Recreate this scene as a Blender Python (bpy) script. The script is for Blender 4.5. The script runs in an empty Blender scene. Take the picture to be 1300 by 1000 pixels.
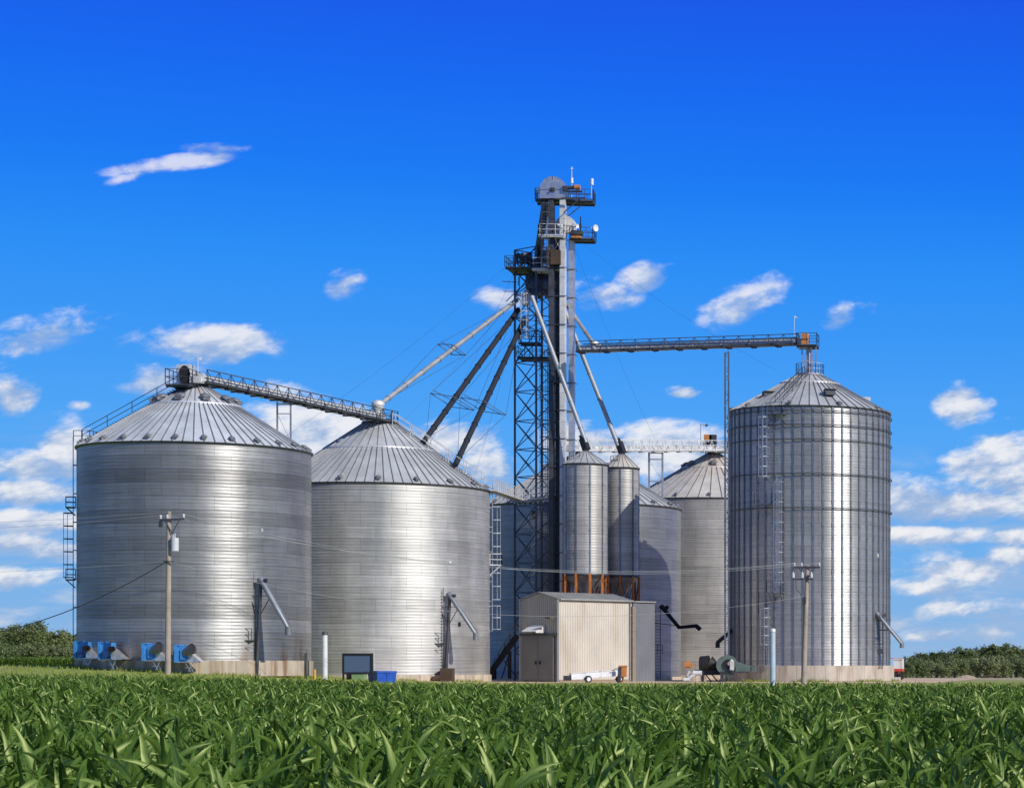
import bpy, math, random
import numpy as np
from mathutils import Vector, Matrix
random.seed(7)
R = math.radians
PI = math.pi
scene = bpy.context.scene
C = scene.collection

# ------------------------------------------------------------------ camera, sun, sky
F = 3000.0; PX0 = 1400.0; HZ = 846.0; CZ = 1.6        # focal length, principal column and horizon of the 1300x1000 photograph
cam = bpy.data.cameras.new('camera'); co = bpy.data.objects.new('camera', cam); C.objects.link(co)
co.location = (0, 0, CZ); co.rotation_euler = (R(90), 0, 0)
cam.sensor_width = 36.0; cam.lens = F / 1300 * 36.0
cam.shift_x = -(PX0 - 650) / 1300.0
cam.shift_y = (HZ - 500) / 1300.0
cam.clip_end = 20000
cam.dof.use_dof = True; cam.dof.focus_distance = 200.0; cam.dof.aperture_fstop = 11.0
scene.camera = co
SUN_EL, SUN_AZ = R(32), R(56)                        # azimuth measured from -Y towards +X
sd = Vector((math.sin(SUN_AZ) * math.cos(SUN_EL), -math.cos(SUN_AZ) * math.cos(SUN_EL), math.sin(SUN_EL)))
sl = bpy.data.lights.new('sun', 'SUN'); sl.energy = 4.2; sl.angle = R(0.53); sl.color = (1.0, 0.94, 0.84)
so = bpy.data.objects.new('sun', sl); C.objects.link(so); so.rotation_euler = sd.to_track_quat('Z', 'Y').to_euler()
scene.view_settings.view_transform = 'Standard'; scene.view_settings.look = 'None'
scene.view_settings.exposure = 0.0; scene.view_settings.gamma = 1.0

def srgb(r, g, b):
    f = lambda c: (c / 255 / 12.92) if c / 255 <= .04045 else ((c / 255 + .055) / 1.055) ** 2.4
    return (f(r), f(g), f(b), 1)

def make_world():
    w = bpy.data.worlds.new('World'); scene.world = w; w.use_nodes = True
    nt = w.node_tree; N = nt.nodes; L = nt.links; N.clear()
    def n(t, **k):
        o = N.new(t)
        for a, b in k.items(): setattr(o, a, b)
        return o
    def m(op, a, b=None, c=None, clamp=False):
        o = n('ShaderNodeMath', operation=op); o.use_clamp = clamp
        for i, v in enumerate((a, b, c)):
            if v is None: continue
            if isinstance(v, (int, float)): o.inputs[i].default_value = v
            else: L.new(v, o.inputs[i])
        return o.outputs[0]
    def mixc(f, a, b):
        o = n('ShaderNodeMix', data_type='RGBA')
        for s, v in ((o.inputs[0], f), (o.inputs[6], a), (o.inputs[7], b)):
            if hasattr(v, 'links'): L.new(v, s)
            else: s.default_value = v
        return o.outputs[2]
    def maprange(v, a, b, c=0., d=1., typ='SMOOTHSTEP'):
        o = n('ShaderNodeMapRange', interpolation_type=typ)
        L.new(v, o.inputs[0])
        for i, k in enumerate((a, b, c, d)): o.inputs[1 + i].default_value = k
        return o.outputs[0]
    tc = n('ShaderNodeTexCoord'); sep = n('ShaderNodeSeparateXYZ'); L.new(tc.outputs['Generated'], sep.inputs[0])
    x, y, z = sep.outputs
    hyp = m('SQRT', m('ADD', m('MULTIPLY', x, x), m('MULTIPLY', y, y)))
    az = m('ARCTAN2', x, y); el = m('DIVIDE', z, m('MAXIMUM', hyp, 0.001))
    sky = n('ShaderNodeTexSky', sky_type='NISHITA'); sky.sun_disc = False
    sky.sun_elevation = SUN_EL; sky.sun_rotation = math.atan2(sd.x, sd.y); sky.air_density = 1.0; sky.dust_density = 0.4; sky.ozone_density = 2.0
    sc = n('ShaderNodeVectorMath', operation='SCALE'); L.new(sky.outputs[0], sc.inputs[0]); sc.inputs['Scale'].default_value = 0.11
    ramp = n('ShaderNodeValToRGB'); L.new(m('MULTIPLY', el, 3.0), ramp.inputs[0])
    e = ramp.color_ramp.elements
    stops = [(0.0, (150, 186, 222)), (.03, (140, 182, 226)), (.10, (120, 178, 234)), (.20, (98, 172, 242)), (.30, (80, 165, 246)), (.40, (62, 153, 246)), (.50, (44, 142, 246)), (.60, (30, 124, 244)), (.72, (25, 106, 240)), (.85, (28, 88, 230)), (1.0, (32, 74, 215))]
    while len(e) < len(stops): e.new(0.5)
    for i, (p, c) in enumerate(stops): e[i].position = p; e[i].color = srgb(*c)
    up = maprange(el, .30, .75)
    base = mixc(up, ramp.outputs[0], sc.outputs[0])
    # clouds: patches laid out over the dome (azimuth, slope), broken up by fractal noise
    comb = n('ShaderNodeCombineXYZ'); L.new(az, comb.inputs[0]); L.new(el, comb.inputs[1])
    acc = None; hs = None; ws = None
    P = [  # px, py, half width, half height, tilt deg, strength
        (222, 208, 100, 12, 14, .82), (285, 188, 50, 9, 4, .66), (165, 224, 45, 9, 22, .68), (438, 360, 28, 22, 20, .58), (262, 436, 104, 26, 0, 1.0), (325, 432, 50, 20, 0, .9), (205, 478, 60, 22, 10, .62),
        (62, 420, 75, 26, 18, .95), (10, 494, 34, 32, 0, 1.0), (98, 514, 16, 8, 0, .5), (632, 378, 32, 18, 0, .95), (765, 374, 50, 24, 0, .88), (815, 352, 46, 20, 22, .9), (952, 383, 72, 32, 24, 1.0),
        (1066, 400, 30, 18, 20, .7), (1110, 388, 28, 17, -5, .6), (868, 497, 24, 9, 0, .6), (1224, 514, 42, 34, -8, .95),
        (1282, 590, 70, 60, 0, 1.25), (1215, 590, 40, 26, 25, 1.0), (1160, 632, 90, 34, 0, 1.15), (1240, 640, 120, 26, 0, 1.1), (1160, 680, 200, 13, 0, .95), (1290, 682, 60, 14, 0, 1.0),
        (395, 552, 95, 48, 0, 1.25), (350, 495, 60, 18, -15, .6), (560, 560, 80, 34, 10, 1.1), (625, 590, 50, 34, 0, 1.0), (835, 575, 120, 42, 0, 1.25), (730, 560, 60, 30, 0, 1.1), (840, 640, 90, 60, 0, 1.1),
        (84, 575, 34, 48, 0, 1.2), (30, 625, 95, 18, 0, 1.1), (50, 660, 90, 17, 0, 1.15), (20, 690, 80, 12, 0, .95), (80, 700, 60, 14, 0, .9), (30, 590, 60, 24, 0, .9),
        (1220, 722, 90, 24, 0, .85), (1285, 705, 50, 18, 0, .95), (1185, 745, 80, 20, 0, .78), (1245, 775, 110, 18, 0, .72), (30, 735, 90, 16, 0, .75), (1190, 805, 100, 12, 0, .6),
    ]
    for (px, py, hw, hh, t, s) in P:
        s = s * 1.04 if py > 550 else s
        th = math.atan((px - PX0) / F); k = math.cos(th)
        mp = n('ShaderNodeMapping', vector_type='TEXTURE')
        L.new(comb.outputs[0], mp.inputs[0])
        mp.inputs['Location'].default_value = (th, (HZ - py) / F * k, 0)
        mp.inputs['Rotation'].default_value = (0, 0, R(t)); mp.inputs['Scale'].default_value = (hw / F * 1.15, hh / F * 1.15, 1)
        ln = n('ShaderNodeVectorMath', operation='LENGTH'); L.new(mp.outputs[0], ln.inputs[0])
        v = m('MULTIPLY_ADD', ln.outputs['Value'], -s, s * 1.0)
        acc = v if acc is None else m('MAXIMUM', acc, v)
        vp = m('MAXIMUM', v, 0.0); sy = n('ShaderNodeSeparateXYZ'); L.new(mp.outputs[0], sy.inputs[0])
        hs = m('MULTIPLY', vp, sy.outputs[1]) if hs is None else m('MULTIPLY_ADD', vp, sy.outputs[1], hs)
        ws = vp if ws is None else m('ADD', ws, vp)
    def fbm(loc, sx=38.0, sy=72.0, det=7.0, rough=.56, dist=.35, rot=0.0):
        mp = n('ShaderNodeMapping'); L.new(comb.outputs[0], mp.inputs[0]); mp.inputs['Location'].default_value = loc; mp.inputs['Scale'].default_value = (sx, sy, 1); mp.inputs['Rotation'].default_value = (0, 0, rot)
        if rot: mp.vector_type = 'TEXTURE'; mp.inputs['Scale'].default_value = (1 / sx, 1 / sy, 1); mp.inputs['Location'].default_value = (loc[0] / sx, loc[1] / sy, -loc[2])
        t = n('ShaderNodeTexNoise'); L.new(mp.outputs[0], t.inputs['Vector']); t.inputs['Scale'].default_value = 1.0
        t.inputs['Detail'].default_value = det; t.inputs['Roughness'].default_value = rough; t.inputs['Distortion'].default_value = dist
        return t.outputs[0]
    f1 = fbm((0, 0, 4.7), 44.0, 88.0, 10.0, .60, .12, R(13)); f2 = fbm((.12, .46, 4.7), 44.0, 88.0, 6.0, .58, .12, R(13))
    # clouds elsewhere round the horizon (what the steel mirrors)
    away = maprange(m('ABSOLUTE', m('ADD', az, .23)), .30, .55)
    big = fbm((5, 2, 9), 3.2, 9.0, 5.0)
    band = maprange(el, .02, .55, 1.0, 0.0)
    gen = m('MULTIPLY', m('MULTIPLY', maprange(big, .50, .74), band), away)
    acc = m('MAXIMUM', m('MAXIMUM', acc, 0.0), m('MULTIPLY', gen, 1.1))
    dens = m('ADD', m('MULTIPLY', acc, 1.35), m('MULTIPLY', m('SUBTRACT', f1, .575), 2.9))
    present = maprange(acc, .02, .22)
    alpha = m('MULTIPLY', maprange(dens, -.08, .82), present, clamp=True)
    # faint veils low on the sky
    veil = m('MULTIPLY', m('MULTIPLY', maprange(fbm((2, 7, 1), 16.0, 95.0, 7.0), .42, .66), maprange(el, .05, .105, 1, 0)), .62)
    puff = m('MULTIPLY', m('MULTIPLY', maprange(fbm((4, 3, 6), 34.0, 84.0, 8.0), .50, .72), maprange(el, .05, .10, 1, 0)), .75)
    diff = m('SUBTRACT', f1, f2)
    hgt = m('DIVIDE', hs, m('MAXIMUM', ws, .02))
    lit = maprange(m('ADD', m('MULTIPLY', diff, 1.9), m('ADD', m('MULTIPLY', dens, .10), m('MULTIPLY', hgt, .50))), -.30, .46, 0, 1, 'SMOOTHSTEP')
    ccol = mixc(lit, srgb(158, 182, 218), srgb(246, 244, 243))
    a2 = m('MULTIPLY', alpha, maprange(el, .10, .21, .88, .68))
    c1 = mixc(puff, mixc(veil, base, srgb(158, 186, 222)), srgb(206, 212, 226))
    c2 = mixc(a2, c1, ccol)
    gr = maprange(z, -.03, -.001, 1, 0)
    c3 = mixc(gr, c2, (.06, .09, .04, 1))
    bg = n('ShaderNodeBackground'); L.new(c3, bg.inputs[0]); bg.inputs[1].default_value = 1.0
    out = n('ShaderNodeOutputWorld'); L.new(bg.outputs[0], out.inputs[0])
make_world()

def P3(px, py, Y):                                     # a point of the place from where it shows and how far it is
    return Vector(((px - PX0) / F * Y, Y, CZ + (HZ - py) / F * Y))
def pz(py, Y): return CZ + (HZ - py) / F * Y
def pxx(px, Y): return (px - PX0) / F * Y

# ------------------------------------------------------------------ materials
def newmat(name):
    m = bpy.data.materials.new(name); m.use_nodes = True
    nt = m.node_tree; b = nt.nodes['Principled BSDF']
    return m, nt, b
def node(nt, t, **k):
    o = nt.nodes.new(t)
    for a, b in k.items(): setattr(o, a, b)
    return o
def mix(nt, f, a, b, mode='MIX'):
    o = nt.nodes.new('ShaderNodeMix'); o.data_type = 'RGBA'; o.blend_type = mode
    for s, v in ((o.inputs[0], f), (o.inputs[6], a), (o.inputs[7], b)):
        if hasattr(v, 'links'): nt.links.new(v, s)
        else: s.default_value = v
    return o.outputs[2]
def mrange(nt, v, a, b, c, d):
    o = nt.nodes.new('ShaderNodeMapRange'); nt.links.new(v, o.inputs[0])
    for i, k in enumerate((a, b, c, d)): o.inputs[1 + i].default_value = k
    return o.outputs[0]
def noise(nt, vec, scale, detail=4, stretch=(1, 1, 1), loc=(0, 0, 0), rough=.55):
    mp = nt.nodes.new('ShaderNodeMapping'); nt.links.new(vec, mp.inputs[0]); mp.inputs['Scale'].default_value = stretch; mp.inputs['Location'].default_value = loc
    t = nt.nodes.new('ShaderNodeTexNoise'); nt.links.new(mp.outputs[0], t.inputs['Vector'])
    t.inputs['Scale'].default_value = scale; t.inputs['Detail'].default_value = detail; t.inputs['Roughness'].default_value = rough
    return t.outputs[0]

def plain(name, col, rough=.6, metal=0.0, var=.25, scale=1.2, bump=0.0, stain=None):
    m, nt, b = newmat(name)
    tc = node(nt, 'ShaderNodeTexCoord')
    f = noise(nt, tc.outputs['Object'], scale, 6)
    k = mrange(nt, f, .3, .7, 0, 1)
    lo = tuple(c * (1 - var) for c in col) + (1,); hi = tuple(min(1, c * (1 + var)) for c in col) + (1,)
    c = mix(nt, k, lo, hi)
    if stain:
        g = noise(nt, tc.outputs['Object'], scale * .7, 7, (1, 1, .25), (3, 8, 1))
        c = mix(nt, mrange(nt, g, .56, .70, 0, .8), c, stain + (1,))
    nt.links.new(c, b.inputs['Base Color'])
    b.inputs['Metallic'].default_value = metal
    nt.links.new(mrange(nt, f, .3, .7, rough * .85, min(1, rough * 1.15)), b.inputs['Roughness'])
    if bump:
        bp = node(nt, 'ShaderNodeBump'); bp.inputs['Strength'].default_value = bump; bp.inputs['Distance'].default_value = .03
        nt.links.new(noise(nt, tc.outputs['Object'], scale * 9, 5), bp.inputs['Height']); nt.links.new(bp.outputs[0], b.inputs['Normal'])
    return m

def wall_steel(name, col, rough=.43, aniso=.85, seed=0.0, ring=1.12, sheet=2.75, metal=.82, wave=.5, bandvar=.28, vertical=False, rustz=None):
    """galvanised corrugated bin sheets; UV = metres along the wall, metres up"""
    m, nt, b = newmat(name); L = nt.links
    uv = node(nt, 'ShaderNodeUVMap'); tc = node(nt, 'ShaderNodeTexCoord')
    br = node(nt, 'ShaderNodeTexBrick'); L.new(uv.outputs[0], br.inputs['Vector'])
    br.inputs['Color1'].default_value = (.47, .47, .47, 1); br.inputs['Color2'].default_value = (.53, .53, .53, 1); br.inputs['Mortar'].default_value = (.30, .30, .30, 1)
    br.inputs['Scale'].default_value = 1.0; br.inputs['Mortar Size'].default_value = .022; br.inputs['Mortar Smooth'].default_value = .6
    br.inputs['Brick Width'].default_value = sheet; br.inputs['Row Height'].default_value = ring; br.inputs['Bias'].default_value = 0.0
    sep = node(nt, 'ShaderNodeSeparateXYZ'); L.new(uv.outputs[0], sep.inputs[0])
    fl = node(nt, 'ShaderNodeMath', operation='FLOOR')
    dv = node(nt, 'ShaderNodeMath', operation='DIVIDE'); L.new(sep.outputs[1], dv.inputs[0]); dv.inputs[1].default_value = ring; L.new(dv.outputs[0], fl.inputs[0])
    wn = node(nt, 'ShaderNodeTexNoise', noise_dimensions='1D'); wa = node(nt, 'ShaderNodeMath', operation='ADD'); L.new(fl.outputs[0], wa.inputs[0]); wa.inputs[1].default_value = seed * 13.7 + .37
    L.new(wa.outputs[0], wn.inputs['W']); wn.inputs['Scale'].default_value = .43; wn.inputs['Detail'].default_value = 1
    band = mrange(nt, wn.outputs[0], .3, .7, 1 - bandvar, 1 + bandvar * .6)
    grime = noise(nt, uv.outputs[0], .35, 6, (1.0, .35, 1), (seed, 0, 0))
    streak = noise(nt, uv.outputs[0], 1.0, 4, (.25, 5.0, 1), (seed * 3, 1, 0))
    base = mix(nt, 1.0, col + (1,), br.outputs['Color'], 'MULTIPLY')
    v1 = node(nt, 'ShaderNodeMath', operation='MULTIPLY'); L.new(band, v1.inputs[0]); L.new(mrange(nt, grime, .3, .7, .80, 1.18), v1.inputs[1])
    v2 = node(nt, 'ShaderNodeMath', operation='MULTIPLY'); L.new(v1.outputs[0], v2.inputs[0]); L.new(mrange(nt, streak, .3, .7, .84, 1.16), v2.inputs[1])
    v3 = node(nt, 'ShaderNodeMath', operation='MULTIPLY'); L.new(v2.outputs[0], v3.inputs[0]); v3.inputs[1].default_value = 2.0
    vs = node(nt, 'ShaderNodeVectorMath', operation='SCALE'); L.new(base, vs.inputs[0]); L.new(v3.outputs[0], vs.inputs['Scale'])
    colr = vs.outputs[0]
    if rustz is not None:
        vert = noise(nt, uv.outputs[0], 1.0, 6, (.9, .12, 1), (seed * 5, 4, 0))
        low = mrange(nt, sep.outputs[1], rustz, rustz + 2.2, 1.0, 0.0)
        mm = node(nt, 'ShaderNodeMath', operation='MULTIPLY'); L.new(mrange(nt, vert, .5, .68, 0, .8), mm.inputs[0]); L.new(low, mm.inputs[1])
        colr = mix(nt, mm.outputs[0], colr, (.17, .085, .035, 1))
    if vertical:
        vv = noise(nt, uv.outputs[0], 1.0, 3, (.9, .015, 1), (seed, 2, 0))
        colr = mix(nt, mrange(nt, vv, .5, .7, 0, .35), colr, (.26, .22, .17, 1))
    L.new(colr, b.inputs['Base Color'])
    b.inputs['Metallic'].default_value = metal
    L.new(mrange(nt, grime, .3, .7, rough * .88, rough * 1.14), b.inputs['Roughness'])
    tg = node(nt, 'ShaderNodeTangent', direction_type='RADIAL', axis='Z'); L.new(tg.outputs[0], b.inputs['Tangent'])
    b.inputs['Anisotropic'].default_value = aniso; b.inputs['Anisotropic Rotation'].default_value = .25
    w1 = noise(nt, uv.outputs[0], 1.0, 3, (.30, 2.4, 1), (seed * 2, 5, 0))
    bp = node(nt, 'ShaderNodeBump'); bp.inputs['Strength'].default_value = wave; bp.inputs['Distance'].default_value = .10
    L.new(w1, bp.inputs['Height'])
    sn = node(nt, 'ShaderNodeMath', operation='SINE'); sm = node(nt, 'ShaderNodeMath', operation='MULTIPLY'); L.new(sep.outputs[1], sm.inputs[0]); sm.inputs[1].default_value = 2 * PI / .28; L.new(sm.outputs[0], sn.inputs[0])
    b2 = node(nt, 'ShaderNodeBump'); b2.inputs['Strength'].default_value = .35; b2.inputs['Distance'].default_value = .02
    L.new(sn.outputs[0], b2.inputs['Height']); L.new(bp.outputs[0], b2.inputs['Normal']); L.new(b2.outputs[0], b.inputs['Normal'])
    return m

def roof_steel(name, col, rough=.38, rust=0.0, metal=.75, top=.8):
    m, nt, b = newmat(name); L = nt.links
    tc = node(nt, 'ShaderNodeTexCoord'); uv = node(nt, 'ShaderNodeUVMap')
    f = noise(nt, tc.outputs['Object'], .5, 6); g = noise(nt, uv.outputs[0], 1.0, 4, (1.0, .15, 1), (7, 1, 0))
    c = mix(nt, mrange(nt, f, .3, .7, 0, 1), tuple(k * .82 for k in col) + (1,), tuple(min(1, k * 1.15) for k in col) + (1,))
    if rust:
        sp = node(nt, 'ShaderNodeSeparateXYZ'); L.new(tc.outputs['Generated'], sp.inputs[0])
        mm = node(nt, 'ShaderNodeMath', operation='MULTIPLY'); L.new(mrange(nt, sp.outputs[2], top - .45, 1.0, .05, 1.0), mm.inputs[0]); L.new(mrange(nt, g, .42, .60, 0, rust), mm.inputs[1])
        c = mix(nt, mm.outputs[0], c, (.30, .15, .06, 1))
    L.new(c, b.inputs['Base Color']); b.inputs['Metallic'].default_value = metal
    L.new(mrange(nt, g, .3, .7, rough * .85, rough * 1.2), b.inputs['Roughness'])
    bp = node(nt, 'ShaderNodeBump'); bp.inputs['Strength'].default_value = .3; bp.inputs['Distance'].default_value = .05; L.new(f, bp.inputs['Height']); L.new(bp.outputs[0], b.inputs['Normal'])
    return m

def concrete(name, col, lines=1.2, rust=.55):
    m, nt, b = newmat(name); L = nt.links
    uv = node(nt, 'ShaderNodeUVMap')
    br = node(nt, 'ShaderNodeTexBrick'); L.new(uv.outputs[0], br.inputs['Vector']); br.offset = 0
    br.inputs['Color1'].default_value = (.9, .9, .9, 1); br.inputs['Color2'].default_value = (1, 1, 1, 1); br.inputs['Mortar'].default_value = (.5, .47, .43, 1)
    br.inputs['Scale'].default_value = 1; br.inputs['Mortar Size'].default_value = .03; br.inputs['Mortar Smooth'].default_value = .8; br.inputs['Brick Width'].default_value = lines; br.inputs['Row Height'].default_value = 30
    g = noise(nt, uv.outputs[0], .9, 8, (1, .5, 1)); s = noise(nt, uv.outputs[0], 1.0, 5, (1.6, .12, 1), (3, 0, 0))
    c = mix(nt, mrange(nt, g, .3, .7, 0, 1), tuple(k * .78 for k in col) + (1,), tuple(k * 1.12 for k in col) + (1,))
    c = mix(nt, mrange(nt, s, .52 - (rust - .55) * .3, .66, 0, rust), c, (.22, .125, .06, 1))
    c = mix(nt, 1.0, c, br.outputs['Color'], 'MULTIPLY')
    L.new(c, b.inputs['Base Color']); b.inputs['Roughness'].default_value = .9
    bp = node(nt, 'ShaderNodeBump'); bp.inputs['Strength'].default_value = .4; bp.inputs['Distance'].default_value = .03; L.new(g, bp.inputs['Height']); L.new(bp.outputs[0], b.inputs['Normal'])
    return m

M = {}
M['wall1'] = wall_steel('steel_big_bin', (.335, .335, .34), seed=1.0, wave=.58, bandvar=.28, rustz=2.2, rough=.51, aniso=.68, metal=.70)
M['wall2'] = wall_steel('steel_second_bin', (.51, .51, .505), seed=2.0, wave=.28, bandvar=.10, rough=.60, aniso=.66, metal=.58)
M['wall3'] = wall_steel('steel_middle_bin', (.37, .375, .38), seed=3.0, wave=.25, bandvar=.16, rough=.52, metal=.74)
M['wall4'] = wall_steel('steel_back_bin', (.36, .355, .345), seed=4.0, wave=.25, bandvar=.12, rough=.6, aniso=.5, metal=.35)
M['wallR'] = wall_steel('steel_tall_silo', (.50, .50, .495), seed=5.0, wave=.25, bandvar=.08, rough=.48, vertical=True, metal=.72)
M['wallH'] = wall_steel('steel_hopper_bin', (.43, .425, .42), seed=6.0, wave=.2, bandvar=.08, ring=.84, rough=.58, aniso=.6, metal=.4)
M['roof1'] = roof_steel('roof_sheets_rusty', (.62, .665, .72), rust=.7, top=.95, metal=.32, rough=.5)
M['roof2'] = roof_steel('roof_sheets_dull', (.54, .56, .58), metal=.34, rough=.45)
M['roof4'] = roof_steel('roof_sheets_brown', (.60, .57, .53), rust=.5, top=.7, metal=.2, rough=.5)
M['roofR'] = roof_steel('roof_sheets_tall', (.55, .565, .585), rust=.18, metal=.4, rough=.5)
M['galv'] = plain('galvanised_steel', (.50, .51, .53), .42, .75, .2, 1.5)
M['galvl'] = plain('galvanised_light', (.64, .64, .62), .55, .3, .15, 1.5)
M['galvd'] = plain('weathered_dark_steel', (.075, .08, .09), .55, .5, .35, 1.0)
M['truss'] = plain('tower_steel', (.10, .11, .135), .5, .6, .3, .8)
M['pipe'] = plain('spout_pipe', (.33, .355, .385), .55, .35, .12, .8)
M['vent'] = plain('vent_hood_steel', (.17, .18, .20), .6, .3, .3, 2.0)
M['pipeg'] = plain('unload_pipe', (.20, .22, .25), .5, .4, .2, .8)
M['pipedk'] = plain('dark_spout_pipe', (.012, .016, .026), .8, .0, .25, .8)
M['stiff'] = plain('stiffener_steel', (.19, .215, .25), .45, .7, .25, 1.0)
M['rib'] = plain('roof_rib_steel', (.27, .28, .30), .5, .4, .2, 1.0)
M['ringm'] = plain('wind_ring_steel', (.09, .10, .12), .5, .6, .25, 1.0)
M['orange'] = plain('orange_guard', (.55, .22, .06), .6, 0, .25, 2.0, stain=(.2, .09, .03))
M['orangeleg'] = plain('rusty_orange_steel', (.50, .16, .035), .65, .1, .35, 1.5, stain=(.16, .06, .02))
M['blue'] = plain('blue_fan_paint', (.05, .24, .58), .42, 0, .2, 1.5, stain=(.05, .10, .22))
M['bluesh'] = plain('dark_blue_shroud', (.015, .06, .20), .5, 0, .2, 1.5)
M['bluedk'] = plain('dumpster_blue', (.010, .075, .42), .45, 0, .2, 2.0)
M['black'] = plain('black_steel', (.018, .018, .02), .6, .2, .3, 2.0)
M['boardblue'] = plain('blank_board_blue', (.075, .118, .20), .6, 0, .04, .5)
M['whitep'] = plain('white_paint', (.66, .68, .70), .5, 0, .10, 1.0, stain=(.42, .30, .18))
M['postp'] = plain('pale_blue_post', (.42, .50, .58), .5, .1, .12, 1.0, stain=(.45, .30, .16))
M['green'] = plain('pale_green_box', (.20, .30, .14), .6, 0, .1, 2.0)
M['bgreen'] = plain('blower_green', (.12, .17, .15), .55, .2, .2, 2.0)
M['red'] = plain('red_paint', (.55, .06, .03), .5, 0, .15, 2.0)
M['bollard'] = plain('bollard_orange', (.62, .33, .08), .6, 0, .15, 2.0)
M['wood'] = plain('weathered_pole_wood', (.34, .29, .24), .85, 0, .22, 1.2, .5, stain=(.16, .13, .10))
M['porc'] = plain('porcelain', (.55, .57, .60), .3, 0, .1, 3.0)
M['wire'] = plain('aluminium_wire', (.55, .56, .58), .4, .6, .05, 1.0)
M['wiredk'] = plain('dark_cable', (.03, .03, .035), .6, 0, .05, 1.0)
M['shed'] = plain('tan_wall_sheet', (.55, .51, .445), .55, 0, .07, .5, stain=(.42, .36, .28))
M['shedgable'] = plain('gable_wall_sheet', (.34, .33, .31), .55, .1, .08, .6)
M['annex_shade'] = plain('shadow_toned_sheet', (.16, .17, .20), .6, .1, .12, .5)  # dark tone stands for the tall silo's cast shadow on this wall
M['shedroof'] = plain('shed_roof_sheet', (.36, .36, .355), .5, .3, .12, .6)
M['door'] = plain('sliding_door_sheet', (.17, .17, .165), .6, .1, .15, .5)
M['rubber'] = plain('tyre_rubber', (.02, .02, .02), .8, 0, .2, 4.0)
M['glass'] = plain('dark_window', (.02, .025, .03), .15, 0, .1, 2.0)
M['conc'] = concrete('formed_concrete', (.54, .46, .36))
M['conc1'] = concrete('stained_concrete', (.50, .43, .34), 1.6, .85)
M['concR'] = concrete('formed_concrete_light', (.52, .46, .385), 1.35)
M['rubble'] = plain('tan_rubble', (.42, .34, .24), .95, 0, .35, 1.0, .8)
M['rustm'] = plain('rusty_scrap', (.075, .048, .032), .8, .1, .4, 1.0)

def leafmat(name, c1, c2, rough=.5, trans=.35, sc=.6, vein=False):
    m, nt, b = newmat(name); L = nt.links
    tc = node(nt, 'ShaderNodeTexCoord'); oi = node(nt, 'ShaderNodeObjectInfo')
    f = noise(nt, tc.outputs['Object'], sc, 4)
    ad = node(nt, 'ShaderNodeMath', operation='MULTIPLY_ADD'); L.new(oi.outputs['Random'], ad.inputs[0]); ad.inputs[1].default_value = .5; L.new(f, ad.inputs[2])
    c = mix(nt, mrange(nt, ad.outputs[0], .45, 1.0, 0, 1), c1 + (1,), c2 + (1,))
    if vein:
        uv = node(nt, 'ShaderNodeUVMap'); sp = node(nt, 'ShaderNodeSeparateXYZ'); L.new(uv.outputs[0], sp.inputs[0])
        d = node(nt, 'ShaderNodeMath', operation='SUBTRACT'); L.new(sp.outputs[0], d.inputs[0]); d.inputs[1].default_value = .5
        a = node(nt, 'ShaderNodeMath', operation='ABSOLUTE'); L.new(d.outputs[0], a.inputs[0])
        c = mix(nt, mrange(nt, a.outputs[0], .02, .08, .65, 0), c, (.20, .28, .10, 1))
        wv = node(nt, 'ShaderNodeTexWave'); L.new(uv.outputs[0], wv.inputs[0]); wv.inputs['Scale'].default_value = 6; wv.inputs['Distortion'].default_value = 0
        c = mix(nt, mrange(nt, wv.outputs[1] if len(wv.outputs) > 1 else wv.outputs[0], 0, 1, 0, .18), c, (.02, .05, .01, 1))
        bp = node(nt, 'ShaderNodeBump'); bp.inputs['Strength'].default_value = .25; bp.inputs['Distance'].default_value = .01; L.new(wv.outputs[1], bp.inputs['Height']); L.new(bp.outputs[0], b.inputs['Normal'])
    L.new(c, b.inputs['Base Color']); b.inputs['Roughness'].default_value = rough; b.inputs['Specular IOR Level'].default_value = 0.0
    tr = node(nt, 'ShaderNodeBsdfTranslucent'); L.new(c, tr.inputs[0])
    ms = node(nt, 'ShaderNodeMixShader'); ms.inputs[0].default_value = trans
    L.new(b.outputs[0], ms.inputs[1]); L.new(tr.outputs[0], ms.inputs[2])
    gl = node(nt, 'ShaderNodeBsdfGlossy'); gl.inputs['Color'].default_value = (.88, .96, .50, 1); gl.inputs['Roughness'].default_value = .47
    m2 = node(nt, 'ShaderNodeMixShader'); m2.inputs[0].default_value = .065 if vein else .02
    L.new(ms.outputs[0], m2.inputs[1]); L.new(gl.outputs[0], m2.inputs[2]); L.new(m2.outputs[0], nt.nodes['Material Output'].inputs[0])
    return m
M['corn'] = leafmat('corn_leaf', (.042, .112, .009), (.128, .228, .028), .40, .25, 1.6, True)
M['tree'] = leafmat('tree_leaf', (.150, .200, .080), (.250, .290, .130), .75, .4, .25)
M['treed'] = leafmat('dark_tree_leaf', (.085, .122, .046), (.160, .195, .085), .7, .35, .25)
M['bush'] = leafmat('bush_leaf', (.185, .245, .105), (.280, .315, .160), .7, .4, .3)
M['bark'] = plain('bark', (.10, .075, .055), .9, 0, .3, 1.0)

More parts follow.
